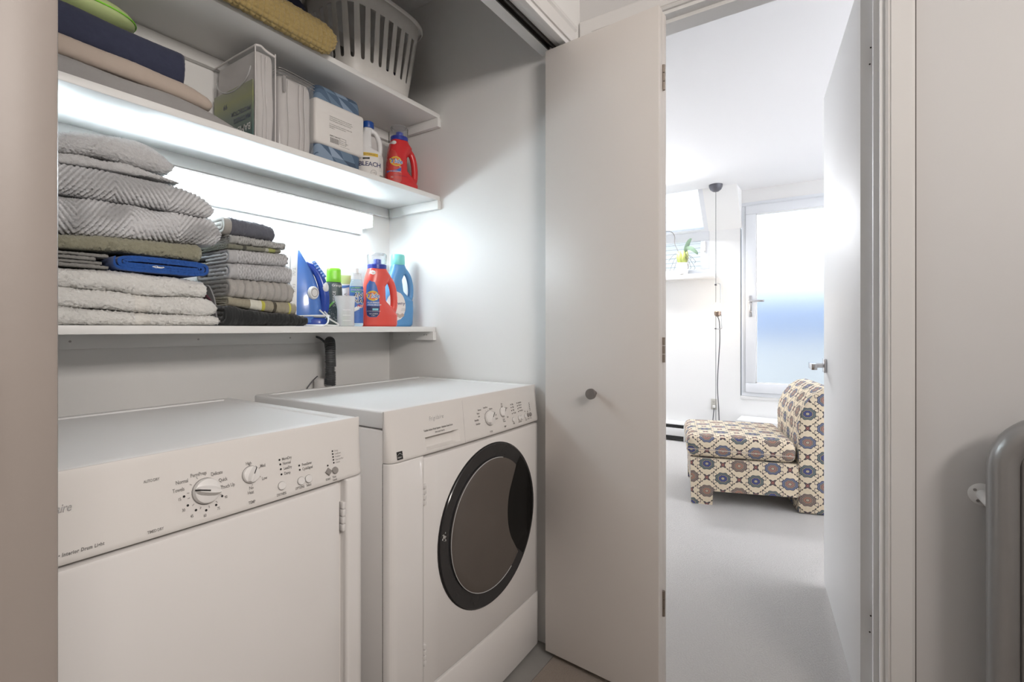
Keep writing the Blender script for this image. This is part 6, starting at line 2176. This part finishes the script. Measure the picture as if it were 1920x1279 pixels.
front = [(0.602, 0.004), (0.602, 0.30), (0.600, 0.52), (0.610, 0.590), (0.635, 0.650), (0.675, 0.705), (0.725, 0.740), (0.775, 0.750), (0.820, 0.735), (0.855, 0.690), (0.868, 0.620), (0.868, 0.30), (0.865, 0.004)]
sweep_profile(bm, front, 0.0, W_, 0.012)
bk = lobj('backrest', bm, 'medallion_fabric', ch, smooth=50); chair_uv(bk)
# front skin of the back follows its curve: re-lay the pattern along the arc
me = bk.data
arc = np.concatenate([[0], np.cumsum([math.hypot(b[0] - a[0], b[1] - a[1]) for a, b in zip(front, front[1:])])])
for p in me.polygons:
    if abs(p.normal.y) < 0.5:
        for li in p.loop_indices:
            c = me.vertices[me.loops[li].vertex_index].co
            k = min(range(len(front)), key=lambda i: (front[i][0] - c.x) ** 2 + (front[i][1] - c.z) ** 2)
            me.uv_layers[0].data[li].uv = (c.y, arc[k])
bm = nb()
for y in (0.03, W_ - 0.03):
    box(bm, 0.60, 0.606, y - 0.03, y + 0.03, 0.0, 0.30)
bm.free()

# cable lamp: canopy, taut wire, bent tube and bare bulb, cord to the outlet
LX, LY = 4.641, 0.917
lp = thing('cable_lamp', 'floor-to-ceiling cable lamp with bare glowing bulb near the far wall', 'lamp', (LX, LY, 0.0))
bm = nb(); lathe(bm, [(0.058, ZR), (0.056, ZR - 0.020), (0.046, ZR - 0.042), (0.026, ZR - 0.058), (0.008, ZR - 0.062)], (LX, LY, 0), 28); obj('canopy', bm, 'canopy_dark', lp)
bm = nb(); cyl(bm, (LX, LY, 0.05), (LX, LY, ZR - 0.06), 0.0022, seg=8); obj('steel_wire', bm, 'cord_dark', lp)
bm = nb(); lathe(bm, [(0.045, 0.0), (0.048, 0.02), (0.030, 0.06), (0.006, 0.075)], (LX, LY, 0), 24); obj('floor_weight', bm, 'canopy_dark', lp)
bm = nb(); tube(bm, smooth_path([(LX, LY + 0.010, 1.492), (LX, LY - 0.035, 1.490), (LX, LY - 0.040, 1.40), (LX, LY - 0.045, 1.28), (LX, LY - 0.048, 1.15), (LX, LY - 0.046, 1.098), (LX, LY + 0.012, 1.098)], 6), 0.0045, 10); obj('bent_tube', bm, 'chrome', lp)
bm = nb(); cyl(bm, (LX - 0.012, LY, 1.487), (LX + 0.012, LY, 1.487), 0.008, seg=12); cyl(bm, (LX - 0.012, LY, 1.098), (LX + 0.012, LY, 1.098), 0.006, seg=12); obj('wire_stop', bm, 'cord_dark', lp)
bm = nb(); lathe(bm, [(0.010, 1.205), (0.026, 1.215), (0.030, 1.240), (0.026, 1.252)], (LX - 0.01, LY - 0.018, 0), 20); obj('socket', bm, 'socket_bronze', lp)
bm = nb(); lathe(bm, [(0.014, 1.250), (0.028, 1.266), (0.036, 1.288), (0.033, 1.308), (0.020, 1.322), (0.004, 1.326)], (LX - 0.01, LY - 0.018, 0), 20); obj('bulb', bm, 'bulb_glow', lp)
bm = nb(); tube(bm, smooth_path([(LX - 0.01, LY - 0.018, 1.206), (LX, LY - 0.030, 1.15), (LX + 0.01, LY - 0.032, 1.0), (LX + 0.02, LY - 0.022, 0.85), (LX + 0.02, LY - 0.010, 0.6), (LX + 0.02, LY - 0.022, 0.35), (LX + 0.03, LY - 0.02, 0.12), (LX + 0.10, LY + 0.03, 0.015), (4.88, 1.015, 0.02), (4.93, 1.005, 0.18), (4.952, 0.993, 0.355)], 8), 0.004, 8); obj('power_cord', bm, 'cord_dark', lp)
bm = nb(); box(bm, 4.935, 4.9585, 0.982, 1.006, 0.348, 0.372, bev=0.004); obj('plug', bm, 'plastic_white', lp)

t = thing('wall_outlet', 'beige electrical outlet low on the far wall', 'outlet', (4.965, 0.997, 0.382))
bx('cover_plate', 'outlet_plastic', t, 4.960, 4.9695, 0.971, 1.023, 0.330, 0.432, bev=0.003)
for z in (0.360, 0.403):
    bm = nb(); lathe(bm, [(0.0165, 0.0), (0.0165, -0.0015)], (4.960, 0.997, z), 20, axis='x'); s_ = obj('socket', bm, 'outlet_plastic', t)
    bm = nb(); box(bm, 4.9578, 4.9586, 0.990, 0.992, z + 0.001, z + 0.009); box(bm, 4.9578, 4.9586, 1.002, 1.004, z + 0.001, z + 0.009); cyl(bm, (4.9585, 0.997, z - 0.006), (4.9578, 0.997, z - 0.006), 0.0022, seg=10); obj('slot', bm, 'print_black', s_, smooth=0)

t = thing('baseboard_heater', 'white baseboard heater with dark slots behind the chair', 'heater', (4.93, 1.95, 0.0))
bm = nb(); prism(bm, [(4.968, 0.03), (4.968, 0.19), (4.935, 0.19), (4.895, 0.170), (4.895, 0.162), (4.93, 0.150), (4.93, 0.06), (4.96, 0.03)], lambda u, v, q: (u, q, v), 1.215, 2.7); obj('casing', bm, 'gloss_white', t, smooth=20)
bx('front_cover', 'gloss_white', t, 4.893, 4.899, 1.218, 2.7, 0.052, 0.128, bev=0.002)
bx('fin_bank', 'heater_dark', t, 4.905, 4.93, 1.222, 2.69, 0.018, 0.152, smooth=0)
bx('end_panel', 'gloss_white', t, 4.892, 4.968, 1.205, 1.217, 0.015, 0.19, bev=0.003)
for y in (1.25, 1.75, 2.3):
    bx('bracket', 'gloss_white', t, 4.900, 4.968, y, y + 0.012, 0.002, 0.16, smooth=0)

# orchid on the window sill
t = thing('potted_orchid', 'orchid with two leaves in a white pot on the window sill', 'plant', (4.905, 1.272, 1.622))
PY_ = (4.905, 1.272)
bm = nb(); lathe(bm, [(0.046, 1.622), (0.050, 1.626), (0.060, 1.728), (0.061, 1.735), (0.055, 1.735), (0.052, 1.72), (0.01, 1.715)], (*PY_, 0), 28); obj('pot', bm, 'pot_white', t)
bm = nb()
for k in range(7):
    a = 2 * PI * k / 7
    c = Vector((PY_[0] + 0.022 * math.cos(a), PY_[1] + 0.030 * math.sin(a), 1.725))
    rings = []
    for q in np.linspace(0, 1, 8):
        w_ = 0.020 * math.sin(PI * min(0.97, q * 0.85 + 0.12)) + 0.002
        rings.append([c + Vector((math.cos(a) * 0.012 * q + w_ * math.cos(b), math.sin(a) * 0.014 * q + w_ * math.sin(b), 0.125 * q)) for b in np.linspace(0, 2 * PI, 9)[:-1]])
    loft(bm, rings)
obj('pale_leaf_base', bm, 'leaf_lime', t, smooth=60)


def leaf(pts, wid):
    P = smooth_path(pts, 6)
    rings = []
    for k, p in enumerate(P):
        q = k / (len(P) - 1)
        T_ = (P[min(k + 1, len(P) - 1)] - P[max(k - 1, 0)]).normalized()
        sd = T_.cross(Vector((1, 0, 0.15))).normalized()
        sd = Vector((0.45, 0, 0)) + sd * 0.0 if sd.length < 0.1 else sd
        nn = T_.cross(sd).normalized()
        w_ = wid * math.sin(PI * (0.10 + 0.86 * q)) ** 0.8
        rings.append([p + sd * w_ + nn * 0.003, p + nn * -0.001, p - sd * w_ + nn * 0.003, p + nn * 0.0045])
    bm = nb(); loft(bm, rings); obj('leaf', bm, 'leaf_green', t, smooth=60)


leaf([(4.90, 1.255, 1.83), (4.89, 1.235, 1.875), (4.87, 1.205, 1.93), (4.86, 1.178, 1.958)], 0.020)
leaf([(4.90, 1.252, 1.83), (4.88, 1.225, 1.868), (4.86, 1.18, 1.862), (4.85, 1.135, 1.825), (4.85, 1.118, 1.800)], 0.019)
rr = random.Random(5)
for k in range(9):
    a = rr.uniform(-2.6, 0.2)
    e_ = Vector((PY_[0] - 0.02 - 0.03 * rr.random(), PY_[1] + (0.04 + 0.09 * rr.random()) * (1 if k % 4 == 0 else -1), 1.66 + 0.12 * rr.random()))
    m_ = Vector((PY_[0] - 0.03, (PY_[1] + e_.y) / 2, max(e_.z, 1.74) + 0.03 + 0.03 * rr.random()))
    bm = nb(); tube(bm, smooth_path([(PY_[0], PY_[1], 1.735), m_, e_, e_ + Vector((0, 0.01, -0.02))], 6), 0.0018, 6); obj('aerial_root', bm, 'root_brown', t)
bm = nb(); tube(bm, smooth_path([(4.905, 1.285, 1.74), (4.90, 1.31, 1.84), (4.895, 1.345, 1.93), (4.89, 1.345, 2.00), (4.885, 1.375, 2.045), (4.88, 1.43, 2.055), (4.88, 1.49, 2.04)], 7), 0.0028, 8); obj('flower_stem', bm, 'root_brown', t)

# ------------------------------------------------------------------ pipe railing with its wall flange, right edge of the view
rl = thing('pipe_railing', 'gray metal pipe railing with a rounded corner beside the doorway', 'railing', (1.47, -0.30, 0.0))
RX, RR = 1.475, 0.0265
Yc, Zt = -0.2925, 0.898
P = [(RX, Yc, 0.0), (RX, Yc, 0.45)] + [(RX, Yc - 0.10 * (1 - math.cos(a)), Zt - 0.10 + 0.10 * math.sin(a)) for a in np.linspace(0, PI / 2, 12)] + [(RX, Yc - 0.5, Zt), (RX, -1.349, Zt)]
bm = nb(); tube(bm, P, RR, 24); obj('pipe', bm, 'rail_metal', rl, smooth=50)
bm = nb()
box(bm, RX - 0.004, RX + 0.004, -1.349, Yc - 0.030, 0.10, Zt - 0.028, bev=0.002)
obj('infill_panel', bm, 'rail_metal', rl)
bm = nb(); tube(bm, [(RX, Yc - 0.034, 0.10), (RX, Yc - 0.034, Zt - 0.034)], 0.0065, 12); tube(bm, [(RX, Yc - 0.034, Zt - 0.034), (RX, -1.349, Zt - 0.034)], 0.0065, 12); obj('inner_bar', bm, 'rail_metal', rl)
bm = nb(); lathe(bm, [(0.026, 0.0), (0.026, -0.002), (0.022, -0.004), (0.012, -0.005), (0.011, -0.09)], (XD, -0.279, 0.709), 28, axis='x'); fg = obj('wall_flange', bm, 'gloss_white', rl)
bm = nb()
for a in (2.5, 4.2):
    cyl(bm, (XD - 0.003, -0.279 - 0.017 * math.cos(a), 0.709 + 0.017 * math.sin(a)), (XD - 0.0052, -0.279 - 0.017 * math.cos(a), 0.709 + 0.017 * math.sin(a)), 0.0035, seg=12)
obj('screw', bm, 'steel_dull', fg)
